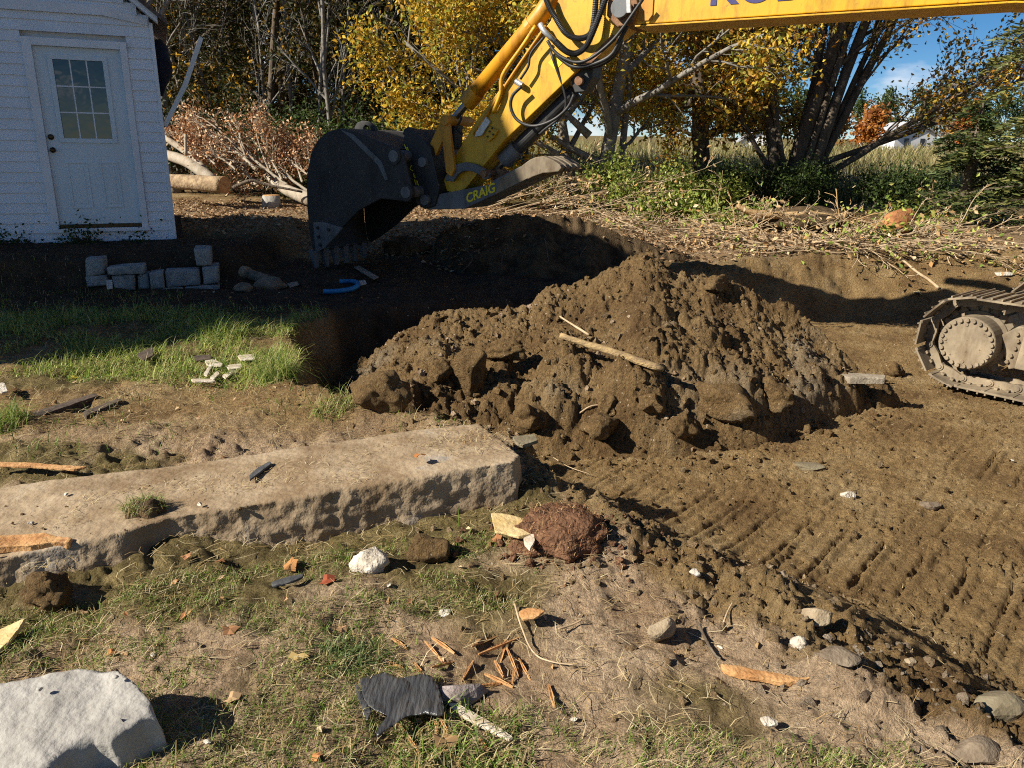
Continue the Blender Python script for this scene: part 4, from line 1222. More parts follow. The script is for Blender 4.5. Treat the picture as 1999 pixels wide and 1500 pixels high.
tree('maple_tree', 'large many stemmed maple with sparse leaves and long bare branches over the field', 'tree', b3,
     [((-0.28, 0, 0), (-0.10, 0.0, 1), 8.0, 0.20), ((0.05, 0.1, 0), (0.07, 0, 1), 8.5, 0.22), ((0.30, -0.05, 0), (0.20, 0, 1), 8.5, 0.15), ((0.1, 0.25, 0), (0.02, 0.05, 1), 8.0, 0.12), ((-0.1, -0.2, 0.3), (-0.2, 0, 1), 7.0, 0.08), ((0.2, -0.2, 0.4), (0.13, 0, 1), 7.5, 0.09), ((0.4, 0.2, 0.2), (0.32, 0, 1), 7.5, 0.09),
      ((0.35, 0.1, 0), (0.45, -0.05, 1), 8.0, 0.11), ((0.35, -0.1, 0.5), (1.0, -0.1, 0.55), 6.0, 0.09), ((0.3, 0.0, 0.9), (1.0, 0.05, 0.35), 6.0, 0.08), ((-0.3, 0, 0.7), (-0.75, 0, 0.8), 3.5, 0.07)], 3,
     {**MAPLE, 'n': [7, 5, 4], 'from': [0.3, 0.15, 0.1], 'ang': [0.6, 0.6, 0.65], 'len': [0.42, 0.5, 0.5], 'bias': A(0.35, 0, 0.0), 'rk': 0.32, 'n': [9, 6, 5]}, 23, 19000, 0.105, ORA + YEL[:2] + OLI[:1], M_BARK, 0.16)

def spruce(name, label, base, H, R, seed, nleaf, group=None, pal=None):
    r = np.random.default_rng(seed)
    base = np.asarray(base, float)
    t = empty(name, tuple(base), label, 'tree', group)
    MB().tube([base, base + A(0, 0, H * 0.5), base + A(0, 0, H)], [0.16, 0.1, 0.015], 7).build('trunk', M_BARK, t, smooth=True)
    m = MB(); C = []; D = []
    nb = int(H * 17)
    for i in range(nb):
        f = (i + r.uniform()) / nb
        z = H * (0.03 + 0.95 * f)
        L = R * (1 - f) ** 0.8 * r.uniform(0.7, 1.1) + 0.15
        az = r.uniform(0, 2 * math.pi)
        d = A(math.cos(az), math.sin(az), 0)
        pts = np.array([base + A(0, 0, z) + d * L * s + A(0, 0, L * (0.18 * s - 0.34 * s * s)) for s in np.linspace(0, 1, 6)])
        m.tube(pts, np.linspace(0.022, 0.005, 6), 3, cap=False)
        sd = A(-d[1], d[0], 0)
        nn = max(10, int(nleaf * L / (R * nb * 0.55)))
        s = r.uniform(0.12, 1, nn) ** 0.75
        side = r.normal(0, 1, nn) * 0.20 * L * (1.15 - s * 0.8)
        p = np.array([np.interp(s, np.linspace(0, 1, 6), pts[:, k]) for k in range(3)]).T
        C.append(p + sd * side[:, None] + A(0, 0, 1) * (-np.abs(side) * 0.25 + r.normal(0, 0.03, nn))[:, None])
        D.append(np.repeat((d * 0.8)[None], nn, 0) + sd * (np.sign(side) * 0.6)[:, None] + r.normal(0, 0.25, (nn, 3)))
    o = m.build('branches', M_BARK, t); o['kind'] = 'stuff'
    C = np.vstack(C); D = np.vstack(D); D /= np.linalg.norm(D, axis=1)[:, None]
    n_ = len(C); up = r.normal(0, 0.5, (n_, 3)) + A(0, 0, 1)
    sv = np.cross(D, up); sv /= np.linalg.norm(sv, axis=1)[:, None]
    ln = r.uniform(0.07, 0.15, (n_, 1)); w = r.uniform(0.012, 0.024, (n_, 1))
    V = np.stack([C - sv * w, C + sv * w, C + D * ln + sv * w * 0.5, C + D * ln - sv * w * 0.5], 1).reshape(-1, 3)
    pal = np.asarray(pal or [(0.05, 0.075, 0.022), (0.07, 0.10, 0.03), (0.04, 0.06, 0.022), (0.11, 0.12, 0.035)])
    cc = np.ones((n_, 4, 4)); cc[:, :, :3] = (pal[r.integers(0, len(pal), n_)] * r.uniform(0.7, 1.3, (n_, 1)))[:, None]
    o = put('crown', V, np.arange(n_ * 4, dtype=np.int32).reshape(-1, 4), M_NEEDLE, t, colours=cc.reshape(-1, 4)); o['kind'] = 'stuff'
    return t
spruce('spruce_tree', 'dark green spruce at the right edge of the clearing', gb(9.9, 13.8), 10.5, 2.6, 31, 26000, None, [(0.085, 0.100, 0.026), (0.125, 0.140, 0.038), (0.065, 0.080, 0.024), (0.19, 0.18, 0.05)])
spruce('spruce_tree', 'low young spruce in front of the field on the right', gb(8.9, 15.6), 2.3, 1.7, 32, 9000)

def shrub(name, label, base, rx, ry, h, seed, n, size, pal, group=None, stems=7, cat='shrub', leaf=None):
    r = np.random.default_rng(seed)
    base = np.asarray(base, float)
    t = empty(name, tuple(base), label, cat, group)
    out, tips = [], []
    prm = dict(seg=[4, 3, 2], wig=[0.14, 0.2, 0.2], up=[0.03, 0.0, 0.0], taper=[0.4, 0.3], n=[5, 2], ang=[0.6, 0.7], len=[0.45, 0.5], leaf_from=1)
    prm['from'] = [0.2, 0.2]
    for i in range(stems):
        a = r.uniform(0, 2 * math.pi); q = math.sqrt(r.uniform())
        grow(base + A(math.cos(a) * rx * q * 0.7, math.sin(a) * ry * q * 0.7, 0), A(math.cos(a) * 0.5 * rx / h, math.sin(a) * 0.5, 1), h * r.uniform(0.6, 1.0), 0.014 + 0.006 * h, 2, r, prm, out, tips)
    o = limb_mesh(out, 4).build('stems', M_BARK, t); o['kind'] = 'stuff'
    C = scatter_on(tips, n, 0.10 + 0.05 * h, r)
    C[:, 2] = np.maximum(C[:, 2], base[2] + 0.02)
    V, Fq, cc = leaf_cards(C, size, pal, r)
    o = put('foliage', V, Fq, leaf or M_LEAF, t, colours=cc); o['kind'] = 'stuff'
    return t
shr = 'leafy shrubs along the field edge'
for i, (x, y, rx, h, pal, lab, n) in enumerate((
        (2.6, 16.4, 0.9, 1.1, LIME, 'lime green bush just right of the excavator thumb', 2600),
        (3.9, 17.2, 0.9, 1.0, LIME, 'lime green bush left of the straight dark trunk', 2400),
        (4.7, 18.6, 0.7, 1.1, GRN + LIME[:1], 'green bush at the foot of the straight dark trunk', 2200),
        (6.0, 18.4, 0.8, 0.9, GRN, 'dark bush between the straight trunk and the many stemmed maple', 2200),
        (7.6, 18.3, 1.1, 1.0, GRN, 'dark bush just right of the many stemmed maple', 3200),
        (9.0, 18.0, 1.1, 0.95, GRN, 'dark bush between the many stemmed maple and the young spruce', 3200),
        (6.9, 13.9, 0.5, 0.5, LIME, 'small lime green seedling behind the root pile', 500),
        (9.3, 12.0, 0.7, 0.75, LIME, 'pale green leafy bush at the right edge above the brush', 1700),
        (8.7, 11.3, 0.5, 0.45, LIME + GRN, 'low green bush at the right edge beside the dead branches', 900),
        (3.0, 14.6, 0.7, 0.45, LIME, 'low lime green ground plants behind the dark bank', 1300),
        (4.3, 13.9, 0.6, 0.35, LIME, 'low lime green ground plants left of the root pile', 900),
        (5.9, 12.3, 0.22, 0.28, LIME, 'small broad leaved seedling in front of the root pile', 120))):
    shrub('shrub', lab, gb(x, y), rx, rx * 0.8, h, 300 + i, n, 0.085, pal, shr)

# ------------------------------------------------------------------ far field edge
M_HOUSEW = pmat('far_white_wall', (0.72, 0.72, 0.72), (0.62, 0.62, 0.63), 1.0, 0.8)
M_HOUSER = pmat('far_grey_roof', (0.42, 0.42, 0.44), (0.34, 0.34, 0.36), 1.0, 0.8)
M_DARKW = pmat('far_window', (0.03, 0.035, 0.04), (0.05, 0.05, 0.06), 1.0, 0.3)
def far_house(label, px, py, y, w, h, deep, rot):
    b = aty(px, py, y); gzf = float(ground_h(np.array([b[0]]), np.array([b[1]]), False)[0])
    t = empty('far_house', (b[0], b[1], gzf), label, 'house', 'houses beyond the field')
    ex = A(math.cos(rot), math.sin(rot), 0); ey = A(-ex[1], ex[0], 0)
    c = A(b[0], b[1], 0); eav, rid = b[2] - h * 0.45, b[2]
    def q(u, z, v=0.0): return c + ex * u + ey * v + ZUP * z
    MB().prism([q(-w / 2, gzf - 0.5), q(w / 2, gzf - 0.5), q(w / 2, eav), q(0, rid - 0.12), q(-w / 2, eav)], ey * deep).build('wall', M_HOUSEW, t)
    for s in (-1, 1):
        MB().prism([q(s * (w / 2 + 0.5), eav - 0.30, -0.4), q(s * (w / 2 + 0.5), eav - 0.1, -0.4), q(0, rid + 0.1, -0.4), q(0, rid - 0.1, -0.4)], ey * (deep + 0.8)).build('roof', M_HOUSER, t)
    for u in (-w / 5, w / 5):
        MB().frame_box(q(u, eav - 1.2, -0.03), ex, ey, ZUP, w / 9, 0.08, 1.1).build('window', M_DARKW, t)
far_house('far white gabled house at the right beyond the tan field', 1791, 238, 105, 5.6, 3.0, 8, 0.15)
far_house('far white house partly hidden left of the many stemmed maple', 1484, 248, 92, 3.6, 3.0, 7, -0.2)
r = np.random.default_rng(77)
FPRM = dict(seg=[4, 3, 3], wig=[0.06, 0.15, 0.2], up=[0.02, 0.03, 0], taper=[0.3, 0.3], n=[12, 5], ang=[0.9, 0.8], len=[0.42, 0.5], leaf_from=1)
FPRM['from'] = [0.12, 0.2]
fl = [('far_tree', 'far bright orange tree beyond the field right of the many stemmed maple', 1690, 100, 4.2, [(0.40, 0.14, 0.025), (0.44, 0.20, 0.04), (0.28, 0.10, 0.03)]),
      ('far_tree', 'far small orange tree next to the right hand white house', 1880, 120, 4.6, [(0.45, 0.14, 0.03), (0.36, 0.14, 0.04)]),
      ('far_tree', 'far pale bare looking tree right of the white gabled house', 1850, 135, 9.0, [(0.24, 0.17, 0.11), (0.30, 0.22, 0.14)]),
      ('far_tree', 'far rusty tree seen just right of the maple trunks', 1620, 95, 3.8, [(0.36, 0.14, 0.04), (0.28, 0.14, 0.05), (0.22, 0.16, 0.05)])]
for i in range(22):
    px = 1180 + 40 * i + r.uniform(-15, 15)
    w_ = ['left', 'right'][px > 1600]
    ORD = ['first', 'second', 'third', 'fourth', 'fifth', 'sixth', 'seventh', 'eighth', 'ninth', 'tenth', 'eleventh']
    fl.append(('far_tree', f'{ORD[i % 11]} dark tree from the left in the {"left" if i < 11 else "right"} half of the far tree line', px, r.uniform(150, 190), r.uniform(8.5, 14) if px < 1600 else r.uniform(7.5, 10), GRN + [(0.06, 0.075, 0.03)]))
for i, (nm, lab, px, y, h, pal) in enumerate(fl):
    p = aty(px, 290, y)
    tree(nm, lab, 'tree', gb(p[0], p[1]), [((0, 0, 0), (0, 0, 1), h, 0.16)], 2, FPRM, 700 + i, 1300, 0.55, pal, M_BARK, 0.5, 'tree line beyond the field')

# tall dry grass of the field
r = np.random.default_rng(5)
n_ = 26000
yv = 21 + 75 * r.uniform(size=n_) ** 1.6; xv = (r.uniform(-0.05, 0.72, n_)) * yv
P = np.stack([xv, yv, ground_h(xv, yv, False)], -1)
V, Fq, cc = blades(P, 0.6 + 0.006 * yv, 0.02 + 0.0011 * yv, 0.7, [(0.30, 0.25, 0.11), (0.25, 0.22, 0.08), (0.19, 0.19, 0.06), (0.36, 0.29, 0.14)], r, 2)
o = put('field_grass', V, Fq, M_BLADE, None, colours=cc, loc=A(10, 30, 0)); tag(o, 'tall dry tan grass covering the field', 'grass', kind='stuff')

def copy_thing(t, loc, rot, label):
    c = t.copy(); col.objects.link(c)
    c.location = loc; c.rotation_euler = (0, 0, rot); c['label'] = label
    for ch in t.children:
        d = ch.copy(); col.objects.link(d); d.parent = c
        for g2 in ch.children:
            e2 = g2.copy(); col.objects.link(e2); e2.parent = d
    return c
# ------------------------------------------------------------------ woods on the left
wood = 'trees of the dark wood on the left'
DKG = [(0.030, 0.040, 0.012), (0.042, 0.055, 0.015), (0.022, 0.030, 0.010), (0.060, 0.060, 0.018)]
OLD = [(0.060, 0.060, 0.016), (0.10, 0.075, 0.016), (0.040, 0.048, 0.012), (0.14, 0.085, 0.016), (0.030, 0.040, 0.010)]
WPRM = {**MAPLE, 'n': [13, 6, 4], 'from': [0.08, 0.1, 0.1], 'ang': [1.15, 0.75, 0.7], 'len': [0.33, 0.5, 0.5], 'flare': 0.2}
for i, (px, y, h, lab) in enumerate(((345, 27, 11, 'dark spruce in the wood just right of the house roof'), (470, 31, 12, 'dark spruce in the wood above the brush pile'),
        (560, 28, 11, 'dark spruce in the wood left of the clump of bare saplings'), (700, 33, 12, 'dark spruce in the wood above the bucket'), (800, 31, 12, 'dark spruce in the wood left of the yellow maple'), (930, 35, 12, 'dark spruce in the wood behind the yellow maple'))):
    p = aty(px, 300, y)
    spruce('spruce_tree', lab, gb(p[0], p[1]), h, 2.9, 400 + i, 9000, wood, DKG)
ORDN = ['first', 'second', 'third', 'fourth', 'fifth', 'sixth', 'seventh', 'eighth', 'ninth', 'tenth', 'eleventh', 'twelfth', 'thirteenth']
for i, px in enumerate((310, 395, 440, 515, 590, 640, 690, 750, 800, 860, 920, 990)):
    y = 24 + (i * 7 % 5) * 2.2
    p = aty(px, 300, y)
    t = tree('broadleaf_tree', f'{ORDN[i]} olive leaved tree from the left in the dark wood', 'tree', gb(p[0], p[1]), [((0, 0, 0), (0, 0, 1), 9.5 + (i * 3 % 4), 0.13)], 2, {**WPRM, 'leaf_from': 1}, 430 + i, 8000, 0.16, OLD if i % 3 else OLD + YEL[2:3], M_BARK, 0.28, wood)
    q = aty(px + 35, 300, y + 9)
    copy_thing(t, gb(q[0], q[1]), i * 1.3, f'{ORDN[i]} tree from the left in the second row of the dark wood')
BPRM = {**MAPLE, 'n': [11, 5, 4], 'from': [0.2, 0.2, 0.1], 'ang': [0.55, 0.55, 0.6], 'len': [0.34, 0.5, 0.5], 'flare': 0.1, 'wig': [0.05, 0.09, 0.12, 0.15]}
for i, (px, y, h, r0, lab) in enumerate(((338, 19.5, 9, 0.125, 'bare grey trunk beside the house corner'), (318, 21, 9, 0.07, 'thin bare tree right against the house edge'), (372, 22, 8, 0.06, 'thin bare tree above the tip of the loose white trim'),
        (440, 23, 8, 0.05, 'bare sapling above the left of the brush pile'), (520, 22, 7, 0.05, 'bare sapling above the middle of the brush pile'), (618, 21, 7, 0.05, 'bare pale sapling left of the tallest bare sapling'),
        (650, 20.5, 8, 0.065, 'tallest pale bare sapling above the bucket'), (668, 21, 7, 0.05, 'bare pale sapling right of the tallest bare sapling'), (745, 22, 8, 0.055, 'bare pale sapling left of the yellow maple leaves'),
        (575, 24, 9, 0.06, 'bare tree deep in the wood left of the pale saplings'), (860, 20, 7, 0.05, 'bare sapling under the yellow maple leaves'), (905, 19.5, 7, 0.06, 'bare leaning sapling behind the bucket cylinder'))):
    p = aty(px, 300, y)
    tree('bare_tree', lab, 'tree', gb(p[0], p[1]), [((0, 0, 0), (0.06 * ((i % 3) - 1), 0, 1), h, r0)], 3, BPRM, 460 + i, 220, 0.10, OLD, M_BARKD, 0.1, wood)
for i, (px, y, rx, h, pal, n, lab) in enumerate(((490, 19.5, 1.3, 1.9, DKG + GRN[:2], 3600, 'dark green bush behind the brush pile'), (560, 20.5, 1.4, 2.3, GRN, 4200, 'green leafy bush behind the right of the brush pile'), (650, 19.5, 1.4, 1.7, GRN, 4200, 'green leafy bush just above the bucket lifting eye'),
        (720, 20, 1.2, 1.9, GRN + OLD[:1], 3600, 'green bush between the bucket and the yellow maple'), (800, 20.5, 1.2, 1.3, OLD, 2600, 'low olive bush behind the coupler'), (410, 20, 1.2, 2.2, DKG, 3200, 'dark bush behind the loose white trim'), (610, 18, 0.9, 0.7, LIME[2:3] + OLD, 1500, 'low yellowish bush left of the bucket'), (760, 17.6, 1.6, 0.55, LIME + OLD, 2600, 'sunlit low weeds behind the bucket'), (860, 18.5, 1.3, 0.6, LIME + OLD[:1], 1800, 'sunlit low weeds behind the yellow links'), (350, 20, 1.2, 2.4, DKG, 2600, 'dark bush close to the house corner'))):
    p = aty(px, 300, y)
    shrub('shrub', lab, gb(p[0], p[1]), rx, rx * 0.7, h, 480 + i, n, 0.10, pal, 'bushes along the wood edge', 9)

# ------------------------------------------------------------------ felled trees, logs and brush
def lay(px, py, up=0.0):
    p = gp(px, py); p[2] += up
    return p
M_CUT = pmat('fresh_cut_wood', (0.42, 0.20, 0.075), (0.55, 0.32, 0.14), 14, 0.85, 0.3, 60)
M_LOGB = pmat('tan_log_bark', (0.17, 0.11, 0.06), (0.36, 0.26, 0.15), 9, 0.9, 0.9, 26)
def log(name, label, pts, rad, mat, cut=True, group=None, seed=0):
    pts = np.asarray(pts, float)
    C = curve(pts, 6) if len(pts) > 2 else np.array([pts[0] + (pts[1] - pts[0]) * t for t in np.linspace(0, 1, 7)])
    rr = np.interp(np.linspace(0, 1, len(C)), np.linspace(0, 1, len(rad)), rad)
    t = empty(name, tuple(A(C[:, 0].mean(), C[:, 1].mean(), C[:, 2].min() - rr.max())), label, 'log' if 'log' in name else name.split('_')[-1], group)
    m = MB().tube(C, rr, 14)
    V = np.vstack(m.V); V = V + (noise3(V, 5, seed) * rr.mean() * 0.25)[:, None] * unit(A(0.3, -0.6, 0.7))
    put('bark', V, m.F, mat, t, True)
    if cut:
        for (a, b, r_) in ((C[-1], C[-2], rr[-1]), (C[0], C[1], rr[0])):
            d = unit(a - b)
            MB().tube([a + d * 0.002, a + d * 0.012], [r_ * 0.96, r_ * 0.93], 14).build('cut_face', M_CUT, t)
    return t
yb = 15.3
def bx(px, py, y=yb): return aty(px, py, y)
log('cut_log', 'thick tan log with a fresh orange cut end by the brush pile', [bx(330, 352, 15.6), bx(385, 357, 15.2), bx(438, 360, 14.9)], [0.13, 0.15, 0.165], M_LOGB)
log('birch_log', 'pale birch log sloping up behind the house corner', [bx(420, 355, 15.5), bx(370, 318, 15.9), bx(318, 298, 16.4)], [0.12, 0.11, 0.10], M_BIRCH)
log('birch_log', 'thinner forked birch limb above the tan log', [bx(410, 345, 15.6), bx(375, 305, 16.0), bx(322, 268, 16.5)], [0.08, 0.07, 0.055], M_BIRCH)
log('birch_log', 'pale birch trunk lying down to the left edge of the bucket', [bx(520, 342, 16.2), bx(555, 368, 15.6), bx(612, 392, 15.0)], [0.07, 0.10, 0.13], M_BIRCH)
log('birch_log', 'short upright pale limb on the left of the brush pile', [bx(363, 302, 15.6), bx(362, 262, 15.7)], [0.035, 0.03], M_BIRCH)
log('dead_limb', 'dark bent limb lying between the log end and the stump', [bx(455, 366, 14.9), bx(490, 352, 14.9), bx(520, 360, 14.9), bx(590, 374, 14.9)], [0.04, 0.03, 0.025, 0.02], M_BARK, False)
st = gp(531, 404)
t = empty('tree_stump', tuple(st), 'short cut tree stump in the leaf litter beside the bucket', 'stump')
m = MB().tube([st - A(0, 0, 0.05), st + A(0, 0, 0.06), st + A(0, 0, 0.22)], [0.21, 0.175, 0.165], 16); V = np.vstack(m.V); V += noise3(V, 8, 2)[:, None] * A(0.03, 0.03, 0)
put('bark', V, m.F, M_BARKP, t, True)
MB().tube([st + A(0, 0, 0.221), st + A(0, 0, 0.232)], [0.155, 0.15], 16).build('cut_face', M_CUT, t)
# felled crowns
def felled(label, origins, seed, nleaf, pal, spread=0.10, group='heaps of felled branches', prm=None, mat=None, lsize=0.085, name='brush_pile'):
    r = np.random.default_rng(seed)
    o0 = np.mean([o[0] for o in origins], 0)
    t = empty(name, tuple(o0), label, 'brush', group)
    out, tips = [], []
    prm = prm or dict(seg=[7, 5, 4, 3], wig=[0.07, 0.12, 0.16, 0.2], up=[0.0, 0.02, 0.0, 0], taper=[0.3, 0.3, 0.3], n=[9, 5, 3], ang=[0.4, 0.5, 0.6], len=[0.5, 0.5, 0.5], leaf_from=1)
    prm.setdefault('from', [0.12, 0.1, 0.1])
    for (p, d, L, r0) in origins:
        grow(p, d, L, r0, 3, r, prm, out, tips)
    for pts, rad, lv in out:
        pts[:, 2] = np.maximum(pts[:, 2], ground_h(pts[:, 0], pts[:, 1], False) + 0.03)
    o = limb_mesh(out, 6).build('branches', mat or M_BIRCH, t); o['kind'] = 'stuff'
    if nleaf:
        C = scatter_on(tips, nleaf, spread, r)
        C[:, 2] = np.maximum(C[:, 2], ground_h(C[:, 0], C[:, 1], False) + 0.02)
        V, Fq, cc = leaf_cards(C, lsize, pal, r)
        o = put('dry_leaves', V, Fq, M_DRY, t, colours=cc); o['kind'] = 'stuff'
    return t
def dirpx(a, b): return unit(b - a)
org = []
for (x0, y0, x1, y1, L, r0) in ((600, 372, 480, 280, 2.1, 0.030), (560, 360, 400, 250, 2.3, 0.035), (500, 330, 345, 215, 2.2, 0.035), (590, 355, 570, 280, 1.2, 0.022), (500, 360, 440, 290, 1.6, 0.025), (460, 330, 345, 240, 1.7, 0.025), (550, 350, 500, 270, 1.4, 0.022), (610, 350, 600, 280, 1.0, 0.02), (540, 365, 440, 320, 1.6, 0.02), (600, 340, 545, 290, 1.2, 0.018), (420, 320, 350, 270, 1.2, 0.02), (520, 370, 560, 330, 1.0, 0.015)):
    a = aty(x0, y0, 15.6); b = aty(x1, y1, 16.4)
    org.append((a, b - a, L, r0))
felled('big heap of felled branches with brown dead leaves left of the bucket', org, 51, 6000, BRN + [(0.62, 0.46, 0.30)], lsize=0.075)
# cut saplings lying behind the thumb
org = []
r = np.random.default_rng(61)
for i in range(26):
    x0 = r.uniform(900, 1130); y0 = r.uniform(395, 425) 
    a = gp(x0, y0) + A(0, 0, 0.05)
    org.append((a, A(1.0, r.uniform(-0.25, 0.3), r.uniform(0.05, 0.42)), r.uniform(1.4, 2.8), r.uniform(0.007, 0.014)))
felled('pile of thin cut saplings lying under the tip of the thumb', org, 62, 700, TAN, 0.1, prm=dict(seg=[6, 4], wig=[0.05, 0.1], up=[-0.01, 0], taper=[0.3, 0.3], n=[3, 2], ang=[0.4, 0.5], len=[0.4, 0.4], leaf_from=1), mat=M_TWIG)
# dead branches at the right
org = []
for i in range(22):
    x0 = r.uniform(1690, 1999); y0 = r.uniform(440, 505)
    a = gp(x0, y0) + A(0, 0, 0.08)
    org.append((a, A(r.choice([-1, 1]) * 1.0, r.uniform(-0.5, 0.5), r.uniform(-0.02, 0.25)), r.uniform(0.8, 2.0), r.uniform(0.008, 0.02)))
felled('tangle of dry dead branches at the right edge behind the tracks', org, 63, 500, TAN + LIME, 0.12, prm=dict(seg=[6, 4], wig=[0.10, 0.14], up=[-0.02, 0], taper=[0.3, 0.3], n=[4, 3], ang=[0.5, 0.5], len=[0.5, 0.4], leaf_from=1), mat=M_TWIG)
for (x0_, x1_, y0_, y1_, n__, lab, sd) in ((1180, 1450, 425, 465, 26, 'low tangle of pale cut stems in front of the lime green bushes', 64), (1480, 1760, 470, 497, 24, 'low tangle of pale roots and stems along the near edge of the root pile', 65), (1230, 1420, 372, 410, 16, 'pale stems lying against the lime green bushes', 66)):
    org = []
    for i in range(n__):
        a = gp(r.uniform(x0_, x1_), r.uniform(y0_, y1_)) + A(0, 0, 0.06)
        org.append((a, A(r.choice([-1, 1]) * 1.0, r.uniform(-0.5, 0.5), r.uniform(-0.02, 0.30)), r.uniform(0.6, 1.6), r.uniform(0.006, 0.016)))
    felled(lab, org, sd, 400, TAN + LIME, 0.12, prm=dict(seg=[6, 4], wig=[0.10, 0.14], up=[-0.02, 0], taper=[0.3, 0.3], n=[4, 3], ang=[0.5, 0.5], len=[0.5, 0.4], leaf_from=1), mat=M_TWIG)
# root pile
M_ROOT = pmat('stripped_root', (0.30, 0.18, 0.075), (0.46, 0.31, 0.15), 7, 0.85, 0.5, 40, stretch=(1, 1, 1))
rt = empty('root_pile', tuple(gp(1560, 470)), 'heap of torn tan roots and stripped wood below the many stemmed maple', 'root pile')
for i, (pts, rad) in enumerate((([(1437, 402), (1470, 415), (1530, 420), (1600, 418), (1660, 432)], [0.045, 0.06, 0.07, 0.05, 0.03]), ([(1505, 425), (1540, 440), (1590, 455), (1640, 448)], [0.05, 0.07, 0.06, 0.03]), ([(1510, 448), (1560, 455), (1610, 462), (1640, 470)], [0.03, 0.05, 0.05, 0.02]),
        ([(1440, 398), (1462, 412), (1480, 440), (1490, 470)], [0.03, 0.03, 0.02, 0.01]), ([(1560, 420), (1580, 440), (1640, 445), (1690, 470)], [0.05, 0.05, 0.03, 0.02]), ([(1490, 470), (1540, 465), (1600, 475), (1660, 468)], [0.02, 0.03, 0.03, 0.015]),
        ([(1380, 440), (1430, 452), (1500, 450)], [0.015, 0.02, 0.03]), ([(1620, 430), (1650, 415), (1672, 418)], [0.04, 0.03, 0.01]))):
    P = np.array([aty(x, y, 12.9 + 0.12 * (i % 3)) for x, y in pts])
    C = curve(P, 7); rr = np.interp(np.linspace(0, 1, len(C)), np.linspace(0, 1, len(rad)), rad)
    m = MB().tube(C, rr, 8); V = np.vstack(m.V); V = V + noise3(V, 9, i)[:, None] * 0.03
    put('root', V, m.F, M_ROOT, rt, True)
org = []
out, tips = [], []
for i in range(40):
    a = aty(r.uniform(1420, 1680), r.uniform(420, 478), 12.8)
    grow(a, r.normal(0, 1, 3) * A(1, 0.5, 0.35), r.uniform(0.3, 0.8), 0.012, 1, r, dict(seg=[5, 3], wig=[0.25, 0.3], up=[0, 0], taper=[0.3, 0.3], n=[3], ang=[0.7], len=[0.5], leaf_from=5, **{'from': [0.2]}), out, tips)
o = limb_mesh(out, 4).build('rootlets', M_ROOT, rt); o['kind'] = 'stuff'
V, Fq = stone_shape((0.85, 0.4, 0.32), 5, 3, lump=True); V = V + aty(1560, 470, 13.2) * A(1, 1, 0) + A(0, 0, gz(*aty(1560, 470, 13.2)[:2]) + 0.12)
put('root_soil', V, Fq, M_DARKSOIL, rt, True)
V, Fq = stone_shape((0.36, 0.22, 0.22), 8, 3, facets=6, rough=0.12)
p = aty(1745, 438, 13.0); V = V @ rotm(0.2, -0.5, 0.3).T + p
o = put('split_stump', V, Fq, pmat('red_rotten_wood', (0.22, 0.085, 0.03), (0.36, 0.16, 0.06), 9, 0.9, 0.7, 40), None, False)
tag(o, 'reddish broken stump chunk right of the root pile', 'stump')
def stick(label, pts, r0, r1, mat, lift=0.0, name='stick', group=None, ground=True, seed=0):
    P = np.array([lay(x, y, lift) for x, y in pts]) if ground else np.asarray(pts)
    C = curve(P, 8)
    m = MB().tube(C, np.linspace(r0, r1, len(C)), 8); V = np.vstack(m.V); V = V + noise3(V, 14, seed)[:, None] * r0 * 0.5
    o = put(name, V, m.F, mat, None, True)
    return tag(o, label, 'stick', group)
stick('long thin bent branch lying over the bank towards the track', [(1700, 478), (1745, 500), (1790, 535), (1815, 552), (1832, 568)], 0.012, 0.022, M_TWIG, 0.03, 'branch')
# roots hanging out of the dark bank
for i in range(4):
    x = (-0.65, -0.1, 0.4, 0.95)[i]; z0 = float(bank_h(np.array([x]), np.array([10.3]))[0])
    P = np.array([A(x, 10.15, z0), A(x + r.normal(0, .08), 9.95, z0 - 0.12), A(x + r.normal(0, .15), 9.88, z0 - 0.3)])
    o = put('hanging_root', np.vstack(MB().tube(curve(P, 5), 0.008, 5).V), MB().tube(curve(P, 5), 0.008, 5).F, M_BARK, None, True)
    tag(o, ['leftmost', 'second from left', 'third from left', 'rightmost'][i] + ' thin root hanging out of the dark soil bank', 'root', 'roots in the dark bank')

# ------------------------------------------------------------------ foreground stones
M_GRAN = pmat('pale_granite', (0.30, 0.28, 0.25), (0.44, 0.415, 0.375), 6, 0.9, 0.45, 32, c3=(0.27, 0.25, 0.225), spec=0.2)
M_SLAB = pmat('tan_granite_slab', (0.205, 0.140, 0.080), (0.36, 0.275, 0.180), 3.4, 0.92, 0.55, 30, c3=(0.30, 0.27, 0.235), spec=0.15)
top_px = [(-190, 990), (0, 955), (300, 913), (600, 872), (760, 850), (900, 829), (935, 828), (985, 862), (1018, 890), (1006, 902), (850, 926), (700, 950), (500, 985), (330, 1012), (240, 1040), (140, 1062), (-190, 1135)]
T = np.array([atz(x, y, np.interp(x, [-190, 300, 1018], [0.07, 0.125, 0.215])) for x, y in top_px])
n = len(T)
cT = T.mean(0)
Bv = T.copy(); Bv[:, 2] = np.interp([p[0] for p in top_px], [-190, 300, 1018], [-0.16, -0.10, -0.05])
sl_dir = unit(A(0.92, 0.39, 0)); sl_n = A(sl_dir[1], -sl_dir[0], 0)
for i in range(9, n):
    Bv[i] += sl_n * (0.03 if i < 14 else 0.07)
Bv[7:9] += sl_dir * 0.02
Fs = [tuple(range(n)), tuple(range(2 * n - 1, n - 1, -1))] + [(i, i + n, (i + 1) % n + n, (i + 1) % n) for i in range(n)]
V, Fq = refine(MB().add(np.vstack([T, Bv]), Fs), 0.024, 1, 0.050, 2.6, 3, 0.014, 20, up_keep=0.75)
V = V + (noise3(V, 30, 6, 3) * 0.010)[:, None] * A(0.3, -0.9, 0.1)
o = put('granite_slab', V, Fq, M_SLAB, None, True)
